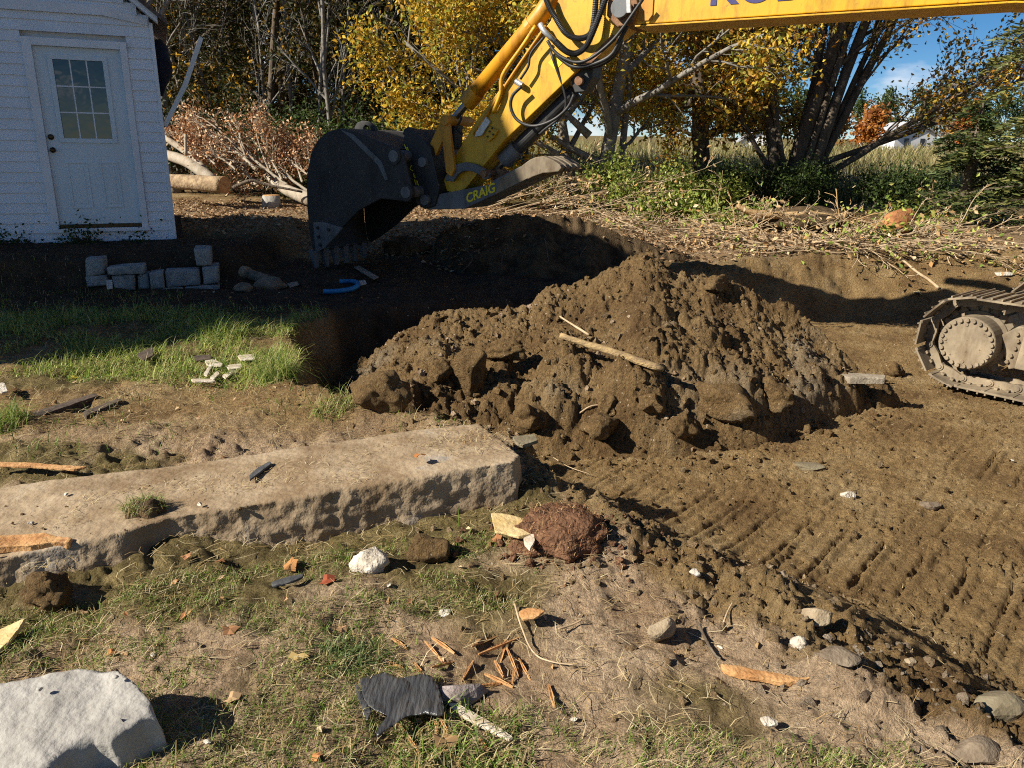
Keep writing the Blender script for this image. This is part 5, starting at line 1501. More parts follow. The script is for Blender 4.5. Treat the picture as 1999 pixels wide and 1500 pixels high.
tag(o, 'long rough granite slab lying across the lawn in the foreground', 'stone slab')
top_px = [(-160, 1362), (0, 1333), (80, 1312), (150, 1292), (235, 1297), (272, 1325), (300, 1362), (305, 1392), (258, 1418), (215, 1442), (180, 1438), (135, 1462), (95, 1502), (20, 1560), (-160, 1660)]
T = np.array([atz(x, y, np.interp(y, [1292, 1440, 1660], [0.20, 0.15, 0.10])) for x, y in top_px])
n = len(T)
cT = T.mean(0)
Bv = cT + (T - cT) * 1.03; Bv[:, 2] = -0.12
for i in (6, 7, 8): Bv[i] += A(0.05, 0.0, 0)
for i in range(9, 14): Bv[i] += A(0.03, -0.03, 0)
Fs = [tuple(range(n)), tuple(range(2 * n - 1, n - 1, -1))] + [(i, i + n, (i + 1) % n + n, (i + 1) % n) for i in range(n)]
V, Fq = refine(MB().add(np.vstack([T, Bv]), Fs), 0.022, 2, 0.030, 4.0, 8, 0.012, 14, up_keep=0.3)
o = put('granite_boulder', V, Fq, M_GRAN, None, True)
tag(o, 'large pale grey angular boulder in the bottom left corner', 'boulder')
for i, (px, py) in enumerate(((78, 1346), (226, 1322))):
    d = ray(px, py); 
    p = atz(px, py, 0.20)
    Vs, Fs_ = stone_shape((0.010, 0.007, 0.006), 90 + i, 2)
    o = put('stone_chip', Vs + p, Fs_, M_GRAN, None, True)
    tag(o, ['tiny stone chip on the left of the pale boulder top', 'tiny stone chip on the right of the pale boulder top'][i], 'stone')

def stone(label, px, py, size, mat, seed, name='stone', rot=(0, 0, 0), sink=0.3, group=None, facets=9, lump=False, sub=3, cat='stone', rough=0.06):
    p = gp(px, py)
    V, Fq = stone_shape(size, seed, sub, facets, rough, lump)
    if sub > 3:
        V = V * (1 + 0.24 * noise3(V, 11, seed + 3, 4) - 0.16 * np.abs(noise3(V, 26, seed + 5, 3)) + 0.07 * noise3(V, 60, seed + 6, 2))[:, None]
    V = V @ rotm(*rot).T
    V = V + p + A(0, 0, -V[:, 2].min() - sink * (V[:, 2].max() - V[:, 2].min()))
    o = put(name, V, Fq, mat, None, lump or sub > 3)
    return tag(o, label, cat, group)
M_STB = pmat('brown_stone', (0.24, 0.18, 0.11), (0.34, 0.27, 0.18), 12, 0.85, 0.4, 90)
M_STG = pmat('grey_stone', (0.13, 0.095, 0.062), (0.22, 0.170, 0.118), 14, 0.85, 0.4, 90)
M_STP = pmat('purple_grey_stone', (0.20, 0.16, 0.14), (0.30, 0.25, 0.23), 18, 0.8, 0.5, 70, c3=(0.42, 0.38, 0.33))
M_WHITE = pmat('white_rubble', (0.40, 0.34, 0.26), (0.62, 0.57, 0.49), 16, 0.85, 0.8, 60)
M_SLATE = pmat('green_slate', (0.15, 0.120, 0.072), (0.22, 0.185, 0.12), 8, 0.8, 0.3, 60)
stone('white crumbly plaster lump on the lawn below the slab', 722, 1108, (0.072, 0.05, 0.045), M_WHITE, 3, 'plaster_lump', lump=True, cat='rubble')
stone('wedge shaped tan stone on the edge of the dug ground', 1290, 1250, (0.062, 0.035, 0.05), M_STB, 6, rot=(0.2, 0.3, 0.6), sink=0.15, facets=5)
stone('purple grey flat rock beside the black plastic', 903, 1372, (0.085, 0.055, 0.040), M_STP, 12, rot=(0.1, 0.2, 0.3))
stone('brown rounded rock at the edge of the track prints', 1597, 1215, (0.06, 0.045, 0.035), M_STB, 15)
stone('round white pebble below the track prints', 1557, 1262, (0.028, 0.024, 0.022), M_WHITE, 16, lump=True, name='pebble')
stone('white pebble right of the sod clump shadow', 1357, 1125, (0.026, 0.02, 0.016), M_WHITE, 17, name='pebble')
stone('small white stone left of the stick and brown leaf', 870, 1203, (0.026, 0.02, 0.018), M_WHITE, 18, name='pebble')
stone('tan flat chip right of the track prints', 1776, 1293, (0.022, 0.02, 0.008), M_STB, 19, name='stone_chip')
stone('greenish half buried rock at the lower right', 1945, 1392, (0.085, 0.07, 0.05), M_SLATE, 20, sink=0.45)
stone('grey half buried rock in the bottom right corner', 1900, 1475, (0.07, 0.05, 0.04), M_STG, 21, sink=0.4)
stone('dark flat stone beside the orange splintered board', 1640, 1292, (0.06, 0.045, 0.02), M_STG, 22, sink=0.3)
stone('pale broken stone alone on the dug ground', 1655, 972, (0.05, 0.035, 0.03), M_WHITE, 23, sink=0.3)
stone('grey stone in the dug ground under the pale broken stone', 1815, 992, (0.07, 0.04, 0.03), M_STG, 24, sink=0.4)
stone('grey rock in front of the white drain pipe', 530, 562, (0.19, 0.12, 0.10), M_STG, 25, sink=0.2)
stone('smaller grey rock left of the drain pipe rock', 478, 568, (0.12, 0.08, 0.06), M_STG, 26, sink=0.2)
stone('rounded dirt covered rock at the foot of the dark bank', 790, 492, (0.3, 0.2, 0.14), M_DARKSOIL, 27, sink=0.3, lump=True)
stone('pale stone on the far dirt shelf near the track', 1955, 538, (0.16, 0.06, 0.04), M_WHITE, 28, sink=0.2)
stone('grey clay lump beside the flat stone in the dug ground', 1580, 915, (0.12, 0.07, 0.03), M_SLATE, 29, sink=0.5)

# big clods of soil on the heap
for i, (px, py, sx_, sy_, sz_, lab) in enumerate(((1405, 805, 0.27, 0.15, 0.14, 'largest flat topped clod at the front right foot of the heap'), (1512, 790, 0.15, 0.12, 0.14, 'blocky clod right of the largest clod'), (738, 800, 0.17, 0.13, 0.14, 'dark blocky clod at the left foot of the heap'),
        (915, 765, 0.15, 0.13, 0.20, 'tall clod on the left front of the heap'), (985, 700, 0.16, 0.09, 0.08, 'smooth rounded clod above the middle of the heap'), (1165, 850, 0.16, 0.12, 0.12, 'clod with a deep shadow at the front foot of the heap'), (1040, 835, 0.13, 0.12, 0.13, 'clod at the front foot behind the slab end'),
        (1330, 845, 0.12, 0.10, 0.12, 'clod at the front foot left of the largest clod'), (860, 740, 0.11, 0.09, 0.12, 'clod left of the tall clod on the heap'), (1400, 562, 0.16, 0.10, 0.09, 'flat block of soil on the right shoulder of the heap'), (1740, 730, 0.12, 0.08, 0.08, 'clod at the right end of the half buried plank'), (1180, 810, 0.10, 0.09, 0.10, 'clod in the middle of the heap front'), (1270, 800, 0.10, 0.08, 0.08, 'clod below the end of the wooden pole'),
        (835, 1095, 0.09, 0.07, 0.07, 'block of turf soil right of the plaster lump'), (95, 1180, 0.10, 0.08, 0.08, 'dark clod by the left edge below the slab'))):
    stone(lab, px, py, (sx_, sy_, sz_), M_SOIL, 200 + i, 'soil_clod', (random.uniform(-.3, .3), random.uniform(-.3, .3), random.uniform(0, 3)), 0.25, 'big clods of soil', lump=(i in (4, 14)), cat='clod', facets=8, sub=4, rough=0.18)

# small clods: too many to count
def scatter_lumps(name, label, P, size, mat, seed, sub=1):
    r = np.random.default_rng(seed)
    Vb, Fb = ico(sub)
    n = len(P); nv = len(Vb)
    sc = r.uniform(0.6, 1.25, (n, 1, 3)) * np.reshape(size, (-1, 1, 1))
    V = (Vb[None] * (1 + 0.16 * r.normal(size=(n, nv, 1))) + 0.16 * r.normal(size=(n, nv, 3))) * sc
    a = r.uniform(0, 2 * math.pi, n); ca, sa = np.cos(a)[:, None], np.sin(a)[:, None]
    X = V[..., 0] * ca - V[..., 1] * sa; Y = V[..., 0] * sa + V[..., 1] * ca
    V = np.stack([X, Y, V[..., 2]], -1) + P[:, None]
    F = (Fb[None] + (np.arange(n) * nv)[:, None, None]).reshape(-1, 3)
    o = put(name, V.reshape(-1, 3), F.astype(np.int32), mat, None, False, loc=A(1, 5, -0.5))
    return tag(o, label, 'soil clods', kind='stuff')
r = np.random.default_rng(9)
n_ = 4200
x = r.uniform(-1.6, 3.5, n_); y = r.uniform(4.4, 6.95, n_)
yf = np.interp(x, BASE_F[:, 0], BASE_F[:, 1])
k = (y > yf - 0.35 * r.uniform(size=n_) ** 2) & (pit_dist(x, y) > -0.05)
x, y = x[k], y[k]; z = top_h(x, y)
sz = 0.005 + 0.034 * r.uniform(size=len(x)) ** 6
scatter_lumps('small_clods', 'small crumbled soil clods all over the heap', np.stack([x, y, z + sz * 0.2], -1), sz, M_SOIL, 3, 1)
n_ = 2600
t_ = r.uniform(0.2, 0.95, n_); i_ = (t_ * 9).astype(int); f_ = t_ * 9 - i_
x = PIT[i_, 0] * (1 - f_) + PIT[i_ + 1, 0] * f_ + r.normal(0.1, 0.38, n_); y = PIT[i_, 1] * (1 - f_) + PIT[i_ + 1, 1] * f_ + r.normal(0.0, 0.16, n_)
k = (y > 1.2) & (y < 4.6); x, y = x[k], y[k]
sz = 0.003 + 0.018 * r.uniform(size=len(x)) ** 5
scatter_lumps('bank_clods', 'small crumbled clods along the near edge of the dug ground', np.stack([x, y, top_h(x, y) + sz * 0.1], -1), sz, M_CRUMB, 4, 1)
n_ = 2800
x = r.uniform(0.3, 5.0, n_); y = r.uniform(1.6, 8.0, n_)
k = pit_dist(x, y) > 0.4; x, y = x[k], y[k]
sz = 0.004 + 0.022 * r.uniform(size=len(x)) ** 5
scatter_lumps('pit_crumbs', 'loose crumbs of soil over the tracked ground', np.stack([x, y, top_h(x, y) + sz * 0.1], -1), sz, M_SOIL, 5, 1)

x = r.uniform(-1.4, 3.2, 170); y = r.uniform(4.7, 6.9, 170); k = mound_h(x, y) > ground_h(x, y) + 0.02; x, y = x[k], y[k]
sz = 0.006 + 0.022 * r.uniform(size=len(x)) ** 3
scatter_lumps('mound_stones', 'pale and rusty stones mixed into the soil of the heap', np.stack([x, y, top_h(x, y) + sz * 0.2], -1), sz, pmat('mixed_stones', (0.17, 0.105, 0.055), (0.28, 0.21, 0.14), 6, 0.85), 6, 2)
x = r.uniform(-2.2, 0.0, 500); y = r.uniform(2.4, 3.8, 500)
u_ = x * sl_dir[0] + y * sl_dir[1]; v_ = x * sl_n[0] + y * sl_n[1]
vs = np.array([atz(a_, b_, 0.17)[:2] @ sl_n[:2] for a_, b_ in ((600, 872), (600, 968))]); k = (v_ > vs.min() + 0.03) & (v_ < vs.max() - 0.03) & (u_ < atz(1000, 880, 0.2)[:2] @ sl_dir[:2] - 0.08); x, y = x[k], y[k]
sz = 0.002 + 0.010 * r.uniform(size=len(x)) ** 4
scatter_lumps('slab_crumbs', 'crumbs of soil lying on the slab top', np.stack([x, y, np.interp(x, [-2.6, -1.3, 0.05], [0.075, 0.13, 0.212])], -1), sz, M_SOIL, 7, 1)
# ------------------------------------------------------------------ sod clump, boards, plastic and small debris
M_SOD = pmat('red_brown_sod', (0.085, 0.042, 0.024), (0.185, 0.098, 0.054), 22, 0.95, 1.0, 60, spec=0.1)
M_WOODO = pmat('orange_split_wood', (0.36, 0.165, 0.055), (0.54, 0.31, 0.13), 10, 0.8, 0.4, 60, c3=(0.26, 0.11, 0.04), stretch=(1, 1, 1))
M_WOODY = pmat('yellow_new_wood', (0.55, 0.38, 0.15), (0.66, 0.50, 0.25), 9, 0.75, 0.3, 50)
M_WOODG = pmat('weathered_grey_wood', (0.22, 0.18, 0.13), (0.33, 0.28, 0.21), 10, 0.85, 0.4, 60)
M_PALEW = pmat('white_painted_wood', (0.40, 0.32, 0.22), (0.58, 0.51, 0.41), 12, 0.7, 0.3, 50)
M_PLAST = pmat('black_plastic', (0.035, 0.035, 0.036), (0.075, 0.073, 0.07), 9, 0.26, 0.6, 26, spec=0.7, stretch=(3, 0.6, 1))
M_DSLATE = pmat('dark_slate', (0.05, 0.052, 0.055), (0.09, 0.09, 0.09), 12, 0.7, 0.3, 50)
ps = gp(1085, 1050)
sod = empty('sod_clump', tuple(ps), 'reddish brown clump of fibrous sod beside the slab end', 'sod')
V, Fq = stone_shape((0.19, 0.14, 0.075), 44, 5, lump=True)
V = V + V / (np.linalg.norm(V, axis=1)[:, None] + 1e-6) * (noise3(V, 16, 5, 4) * 0.035)[:, None]
V = V @ rotm(0.1, -0.15, 0.3).T + ps + A(0, 0, 0.012)
put('sod_block', V, Fq, M_SOD, sod, True)
r = np.random.default_rng(12)
Nn = V - V.mean(0); ii = r.integers(0, len(V), 900)
P = V[ii]; P = P[Nn[ii, 2] > -0.04]
Vg, Fg, cc = blades(P, 0.035, 0.0025, 1.8, [(0.36, 0.17, 0.07), (0.5, 0.33, 0.15), (0.2, 0.08, 0.04)], r, 2)
o = put('root_fibres', Vg, Fg, M_DRY, sod, colours=cc); o['kind'] = 'stuff'
x = ps[0] + r.normal(0.02, 0.17, 420); y = ps[1] + r.normal(0, 0.13, 420); sz = 0.003 + 0.02 * r.uniform(size=420) ** 4
scatter_lumps('sod_crumbs', 'red brown crumbs fallen around the sod clump', np.stack([x, y, top_h(x, y) + sz * 0.3], -1), sz, M_SOD, 8, 1)

def flat(name, label, cat, px, lift, thick, mat, group=None, amp=0.004, seed=0, tilt=0.0, cell=0.02, base=None, smooth=False, z=None):
    """flat debris traced on the ground where it lies, with real thickness"""
    px = np.asarray(px, float)
    zc = z if z is not None else gp(*px.mean(0))[2] + lift
    P = np.array([atz(x, y, zc) for x, y in px])
    if tilt:
        u = P[:, 0] - P[:, 0].mean(); P[:, 2] += u * tilt
    V, Fq = refine(MB().prism(P, A(0, 0, -thick)), cell, 1, amp, 14, seed)
    o = put(name, V, Fq, mat, None, smooth)
    return tag(o, label, cat, group)
flat('split_board', 'orange splintered board end on the left end of the slab', 'board', [(-40, 1047), (40, 1043), (85, 1041), (112, 1047), (141, 1051), (134, 1059), (100, 1060), (60, 1066), (-40, 1070)], 0, 0.03, M_WOODO, z=0.12, amp=0.008, cell=0.012)
flat('board_end', 'yellow split plank end at the left edge of the lawn', 'board', [(-30, 1240), (20, 1215), (49, 1209), (38, 1228), (18, 1256), (-30, 1295)], 0.05, 0.02, M_WOODY, tilt=0.15, amp=0.006)
flat('plastic_scrap', 'torn piece of shiny black plastic on the lawn', 'plastic', [(703, 1328), (728, 1318), (752, 1311), (776, 1322), (800, 1322), (820, 1318), (841, 1320), (858, 1345), (868, 1375), (866, 1398), (830, 1392), (792, 1402), (762, 1420), (735, 1438), (742, 1416), (757, 1398), (722, 1382), (708, 1360)], 0.040, 0.004, M_PLAST, amp=0.012, cell=0.02, smooth=True, seed=4)
flat('plastic_scrap', 'small strip of black plastic beside the larger torn piece', 'plastic', [(690, 1335), (702, 1338), (712, 1362), (726, 1386), (716, 1410), (704, 1380), (694, 1358)], 0.02, 0.004, M_PLAST, amp=0.012, cell=0.02, smooth=True, seed=6)
flat('yellow_board', 'flat yellowish board scrap in front of the sod clump', 'board', [(958, 1006), (990, 1006), (1022, 1011), (1056, 1025), (1040, 1040), (1012, 1047), (990, 1043), (966, 1041)], 0.06, 0.014, M_WOODY, amp=0.006, tilt=-0.1)
flat('white_chip', 'pale wedge under the yellowish board scrap', 'chip', [(1050, 1019), (1080, 1028), (1074, 1037), (1058, 1030)], 0.06, 0.012, M_PALEW)
flat('white_chip', 'white shard below the yellowish board scrap', 'chip', [(1022, 1044), (1042, 1040), (1045, 1058), (1034, 1074), (1024, 1060)], 0.045, 0.012, M_PALEW, tilt=0.2)
flat('white_strip', 'long white painted strip running from the purple grey rock', 'strip', [(872, 1370), (892, 1372), (912, 1384), (962, 1412), (1004, 1440), (995, 1446), (944, 1420), (890, 1392)], 0.035, 0.010, M_PALEW, amp=0.004)
flat('split_board', 'orange edged splintered board at the edge of the dug ground', 'board', [(1406, 1298), (1440, 1301), (1500, 1312), (1560, 1322), (1590, 1320), (1570, 1330), (1530, 1333), (1440, 1316), (1414, 1308)], 0.035, 0.02, M_WOODO, amp=0.008, cell=0.012)
flat('slate_piece', 'greenish flat stone beside the far corner of the slab', 'stone', [(1000, 853), (1044, 848), (1051, 860), (1020, 870), (1008, 866)], 0.03, 0.02, M_SLATE)
flat('half_buried_plank', 'grey plank half buried at the right foot of the heap', 'plank', [(1634, 729), (1640, 726), (1730, 731), (1728, 738), (1660, 736)], 0.07, 0.06, M_WOODG, cell=0.03)
flat('slate_sliver', 'dark slate sliver lying on top of the slab', 'slate', [(485, 928), (500, 915), (527, 901), (531, 905), (508, 922), (487, 938)], 0, 0.012, M_DSLATE, z=0.168, cell=0.02)
flat('slate_sliver', 'dark slate sliver on the lawn left of the plaster lump', 'slate', [(528, 1138), (556, 1128), (596, 1119), (592, 1127), (560, 1140), (532, 1145)], 0.03, 0.01, M_DSLATE)
flat('dark_beam', 'dark square beam lying in the dirt by the left grass', 'beam', [(160, 804), (236, 776), (241, 781), (166, 813)], 0.03, 0.07, M_WOODOLD, cell=0.05)
flat('dark_beam', 'dark timber end lying left of the square beam', 'beam', [(60, 806), (185, 768), (196, 772), (70, 815)], 0.02, 0.05, M_WOODOLD, cell=0.05)
flat('white_scrap', 'white scrap standing at the left edge of the lawn', 'scrap', [(-10, 748), (8, 746), (15, 765), (2, 768)], 0.06, 0.01, M_WHITE)
flat('paper_scrap', 'white scrap against the concrete blocks', 'paper', [(207, 546), (219, 545), (220, 562), (209, 563)], 0.08, 0.01, M_WHITE, cell=0.05)
flat('bark_strip', 'long tan bark strip behind the left end of the slab', 'bark', [(-30, 902), (60, 904), (120, 909), (172, 911), (150, 917), (60, 911), (-30, 909)], 0.03, 0.012, M_WOODO, cell=0.03)
flat('white_shard', 'bright white shard at the bottom right of the bank', 'shard', [(1482, 1400), (1500, 1398), (1521, 1410), (1515, 1416), (1492, 1415)], 0.03, 0.01, M_WHITE)
flat('wood_chip', 'pale brown pointed wood chip in the middle of the bank', 'wood chip', [(1012, 1190), (1035, 1186), (1066, 1197), (1050, 1206), (1020, 1207)], 0.05, 0.012, M_WOODO, tilt=0.2)
for i, (px, py) in enumerate(((1976, 903), (1962, 1360), (1405, 1268), (1120, 1415), (760, 1150), (130, 968), (390, 988), (60, 1025), (300, 1285), (405, 1455))):
    lab = ['white fleck high on the right of the dug ground', 'white shell like fleck near the right edge below the track prints', 'white fleck at the bank beside the dark pointed root', 'white fleck low on the bank left of the white shard', 'white fleck on the lawn right under the plaster lump', 'white fleck on the left of the slab top', 'white fleck beside the grass tuft on the slab', 'pale flake near the left end of the slab', 'white flake on the lawn above the boulder', 'white chunk on the lawn at the bottom left'][i]
    p = gp(px, py)
    if i in (5, 6, 7): p = atz(px, py, (0.115, 0.145, 0.10)[i - 5])
    Vs, Fs_ = stone_shape((0.015, 0.010, 0.006), 130 + i, 2)
    o = put('white_fleck', Vs @ rotm(0.3, 0.2, i).T + p + A(0, 0, 0.006), Fs_, M_WHITE, None); tag(o, lab, 'rubble', 'white flecks of rubble')
# pale wood chips by the grass edge
for i, (q, lab) in enumerate((([(398, 702), (418, 700), (436, 708), (432, 714), (404, 712)], 'pale chip at the top of the wood chip pile'), ([(440, 712), (472, 708), (474, 716), (446, 720)], 'pale chip in the middle of the wood chip pile'), ([(462, 693), (492, 690), (499, 700), (470, 702)], 'pale chip at the right end of the wood chip pile'),
        ([(432, 732), (456, 718), (462, 722), (440, 738)], 'slanting white chip at the front of the wood chip pile'), ([(408, 736), (424, 722), (430, 727), (416, 741)], 'white chip left of the slanting white chip'), ([(372, 738), (420, 738), (421, 743), (374, 743)], 'long thin chip at the front of the wood chip pile'), ([(396, 730), (408, 712), (414, 714), (404, 733)], 'short chip standing in the wood chip pile'), ([(376, 694), (410, 690), (414, 699), (382, 703)], 'dark shingle piece left of the wood chip pile'), ([(265, 690), (298, 675), (300, 692), (280, 702)], 'grey shingle piece in the grass left of the wood chips'))):
    flat('wood_chip', lab, 'wood chip', q, 0.035 + 0.008 * (i % 3), 0.014, M_PALEW if i < 7 else M_WOODOLD, 'wood chips by the grass edge', cell=0.04)
# orange splinters on the lawn
SPL = [(930, 1262, 965, 1248), (948, 1285, 1000, 1258), (985, 1268, 978, 1292), (1008, 1288, 1002, 1330), (1016, 1300, 1032, 1328), (992, 1285, 1008, 1325), (920, 1300, 905, 1330), (850, 1260, 880, 1278), (835, 1268, 858, 1290), (880, 1300, 850, 1310), (812, 1310, 828, 1328), (955, 1330, 992, 1344), (930, 1345, 990, 1341), (848, 1400, 852, 1432), (860, 1420, 876, 1440), (785, 1430, 812, 1470), (770, 1258, 790, 1270), (915, 1408, 930, 1420), (940, 1452, 950, 1470), (1072, 1355, 1080, 1380), (968, 1306, 980, 1322), (760, 1300, 782, 1310)]
for i, (x0, y0, x1, y1) in enumerate(SPL):
    a, b = gp(x0, y0) + A(0, 0, 0.006 + 0.006 * (i % 3)), gp(x1, y1) + A(0, 0, 0.006 + 0.006 * (i % 2))
    a, b = a + (a - b) * 0.25, b + (b - a) * 0.25
    d = unit(b - a); s2 = unit(np.cross(d, ZUP)); w = 0.0025 + 0.003 * random.random()
    m = MB().add([a + s2 * w * 0.4, a - s2 * w * 0.7, (a + b) / 2 - s2 * w * 1.1 + A(0, 0, 0.003), b - s2 * w * 0.3, b + s2 * w * 0.6, (a + b) / 2 + s2 * w + A(0, 0, 0.003)] + [q - A(0, 0, 0.006) for q in (a + s2 * w * 0.4, a - s2 * w * 0.7, (a + b) / 2 - s2 * w * 1.1, b - s2 * w * 0.3, b + s2 * w * 0.6, (a + b) / 2 + s2 * w)],
                 [(0, 1, 2, 3, 4, 5), (11, 10, 9, 8, 7, 6)] + [(i_, i_ + 6, (i_ + 1) % 6 + 6, (i_ + 1) % 6) for i_ in range(6)])
    o = m.build('wood_splinter', M_WOODO, None)
    tag(o, 'orange wood splinter scattered on the lawn around the black plastic', 'splinter', 'orange splinters on the lawn')
# wooden pole and sticks on the heap
P = [lay(1092, 690, 0.03), lay(1200, 722, 0.03), lay(1292, 756, 0.03)]
LN = np.array([P[0] + (P[2] - P[0]) * t for t in np.linspace(0, 1, 14)])
lf = max(0.0, float((top_h(LN[:, 0], LN[:, 1]) - LN[:, 2]).max())) * 0.85
P = [P[0] + A(0, 0, lf), P[1], P[2] + A(0, 0, lf)]
m = MB().tube(np.array([P[0] + (P[2] - P[0]) * t for t in np.linspace(0, 1, 14)]), np.interp(np.linspace(0, 1, 14), [0, 0.5, 0.9, 1], [0.020, 0.029, 0.031, 0.024]), 12)
V = np.vstack(m.V); V = V + noise3(V, 10, 4)[:, None] * 0.014 + A(0, 0, 0.03)
M_POLE = pmat('stripped_pole', (0.20, 0.135, 0.070), (0.42, 0.29, 0.13), 9, 0.85, 0.7, 50, c3=(0.14, 0.095, 0.055), stretch=(0.5, 2, 2))
o = put('wooden_pole', V, m.F, M_POLE, None, True); tag(o, 'stripped wooden pole lying on the front of the heap', 'pole')
stick('thin pale stick on the heap above the wooden pole', [(1093, 624), (1120, 642), (1150, 660)], 0.008, 0.010, M_TWIG, 0.015)
stick('short pale stick at the front foot of the heap', [(1130, 818), (1150, 808), (1172, 800)], 0.006, 0.006, M_TWIG, 0.03)
stick('thin pale stem standing from the dug ground by the bank', [(1412, 1225), (1420, 1205), (1428, 1190)], 0.004, 0.002, M_TWIG, 0.02)
stick('curving dry root across the lower bank', [(1005, 1190), (1018, 1235), (1040, 1285), (1075, 1305), (1120, 1315)], 0.004, 0.002, M_TWIG, 0.02)
stick('dark root running down the bank to the splintered board', [(1365, 1230), (1378, 1262), (1395, 1290), (1405, 1300)], 0.006, 0.004, M_BARK, 0.02)
stick('pale straw stem above the shadow of the sod clump', [(1080, 905), (1110, 922), (1150, 936)], 0.003, 0.002, M_TWIG, 0.03)
stick('thin twig leaning across the middle of the bank', [(1090, 1240), (1115, 1232), (1135, 1224)], 0.004, 0.003, M_TWIG, 0.02)
# drain pipe and blue hose in the shade
p = gp(492, 548); d = unit(A(0.8, -0.35, -0.1))
t = empty('drain_pipe', tuple(p), 'pale drain pipe end lying in the shade right of the blocks', 'pipe')
MB().tube([p + A(0, 0, 0.07) - d * 0.12, p + A(0, 0, 0.07) - d * 0.08, p + A(0, 0, 0.07) - d * 0.079, p + A(0, 0, 0.06) + d * 0.25], [0.075, 0.075, 0.06, 0.055], 16).build('pipe_body', M_STG, t, smooth=False)
MB().tube([p + A(0, 0, 0.07) - d * 0.125, p + A(0, 0, 0.07) - d * 0.05], [0.08, 0.08], 16).build('pipe_collar', M_STB, t)
P = np.array([lay(x, y, 0.03) for x, y in ((632, 576), (660, 574), (688, 569), (700, 561), (690, 554), (664, 555))])
m = MB().tube(curve(P, 8), 0.026, 10)
o = put('blue_hose', np.vstack(m.V), m.F, pmat('blue_pipe', (0.015, 0.16, 0.36), (0.02, 0.20, 0.42), 6, 0.45), None, True); tag(o, 'bent length of bright blue pipe on the shaded ground', 'pipe')
for i, (q, lab) in enumerate((([(690, 520), (700, 517), (740, 540), (730, 544)], 'thin board lying in the shade right of the bucket teeth'), ([(695, 548), (712, 545), (716, 553), (700, 556)], 'white scrap beside the bent blue pipe'), ([(560, 552), (580, 548), (584, 554), (566, 560)], 'pale scrap in the shade between pipe and blue pipe'))):
    flat('scrap', lab, 'scrap', q, 0.03, 0.012, M_WOODG if i != 1 else M_WHITE, cell=0.05)

# ------------------------------------------------------------------ grass, straw and leaves
r = np.random.default_rng(101)
GR = [(0.15, 0.23, 0.035), (0.22, 0.31, 0.05), (0.10, 0.16, 0.03), (0.32, 0.37, 0.08), (0.42, 0.38, 0.15)]
DRYG = [(0.42, 0.33, 0.15), (0.34, 0.25, 0.11), (0.50, 0.41, 0.22), (0.24, 0.22, 0.07), (0.16, 0.18, 0.05)]
def on_slab(x, y):
    """the slab and boulder carry no grass"""
    u = (x * sl_dir[0] + y * sl_dir[1]); v = x * sl_n[0] + y * sl_n[1]
    c = T_SLAB @ sl_n[:2]
    return (v < c.max() - 0.01) & (v > c.min() + 0.01) & (u < (T_SLAB @ sl_dir[:2]).max())
top_s = [(-190, 990), (0, 955), (600, 872), (935, 828), (1018, 890), (700, 950), (330, 1012), (140, 1062)]
T_SLAB = np.array([atz(x, y, 0.21)[:2] for x, y in top_s])
SB = np.array([atz(x, y, 0.0)[:2] for x, y in ((0, 1360), (150, 1330), (300, 1400), (300, 1480), (150, 1500))])
def on_boulder(x, y):
    c = np.array([atz(90, 1400, 0.1)])[0]
    return np.hypot(x - c[0] + 0.08, y - c[1] + 0.06) < 0.34
def slab_z(x):
    return np.interp(x, [-2.6, -1.3, 0.05], [0.075, 0.13, 0.218])
def patch(n, x0, x1, y0, y1, dens, keep=0.0):
    x = r.uniform(x0, x1, n); y = r.uniform(y0, y1, n)
    d = dens(x, y)
    k = (r.uniform(size=n) < d) & ~on_slab(x, y) & ~on_boulder(x, y)
    x, y = x[k], y[k]
    return np.stack([x, y, top_h(x, y) - 0.004], -1)
def outp(x, y): return sstep(0.02, -0.10, pit_dist(x, y))
# lush sunlit strip in front of the house shadow
def dens_a(x, y):
    n = fbm(x * 2.2, y * 2.2, 3, 201)
    return outp(x, y) * sstep(-0.22, 0.0, n + 0.06) * sstep(5.0, 5.3, y + 0.12 * (x + 3)) * sstep(7.3, 6.7, y)
P = patch(36000, -5.2, -1.5, 4.7, 8.0, dens_a)
V1 = blades(P, 0.115, 0.0055, 1.6, [(0.22, 0.31, 0.05), (0.30, 0.38, 0.07), (0.13, 0.20, 0.04), (0.42, 0.44, 0.11), (0.46, 0.40, 0.17)], r, 3)
o = put('tall_grass', V1[0], V1[1], M_BLADE, None, colours=V1[2], loc=A(-3, 6, 0)); tag(o, 'tall green grass in front of the house', 'grass', kind='stuff')
# short patchy lawn in the foreground
def dens_b(x, y):
    n = fbm(x * 2.4 + 5, y * 2.4, 3, 211); n2 = fbm(x * 6, y * 6, 2, 213)
    return outp(x, y) * sstep(-0.10, 0.22, n + 0.5 * n2 + 0.24 - 0.8 * sstep(-0.7, 0.35, x) * sstep(1.6, 2.2, y)) * sstep(3.55, 3.2, y - 0.42 * x)
P = patch(95000, -2.6, 1.1, 1.25, 3.6, dens_b)
V1 = blades(P, 0.044, 0.0028, 1.6, GR[:3] + DRYG + GR[:1], r, 2)
o = put('lawn_grass', V1[0], V1[1], M_BLADE, None, colours=V1[2], loc=A(-1, 2.2, 0)); tag(o, 'short patchy lawn grass in the foreground', 'grass', kind='stuff')
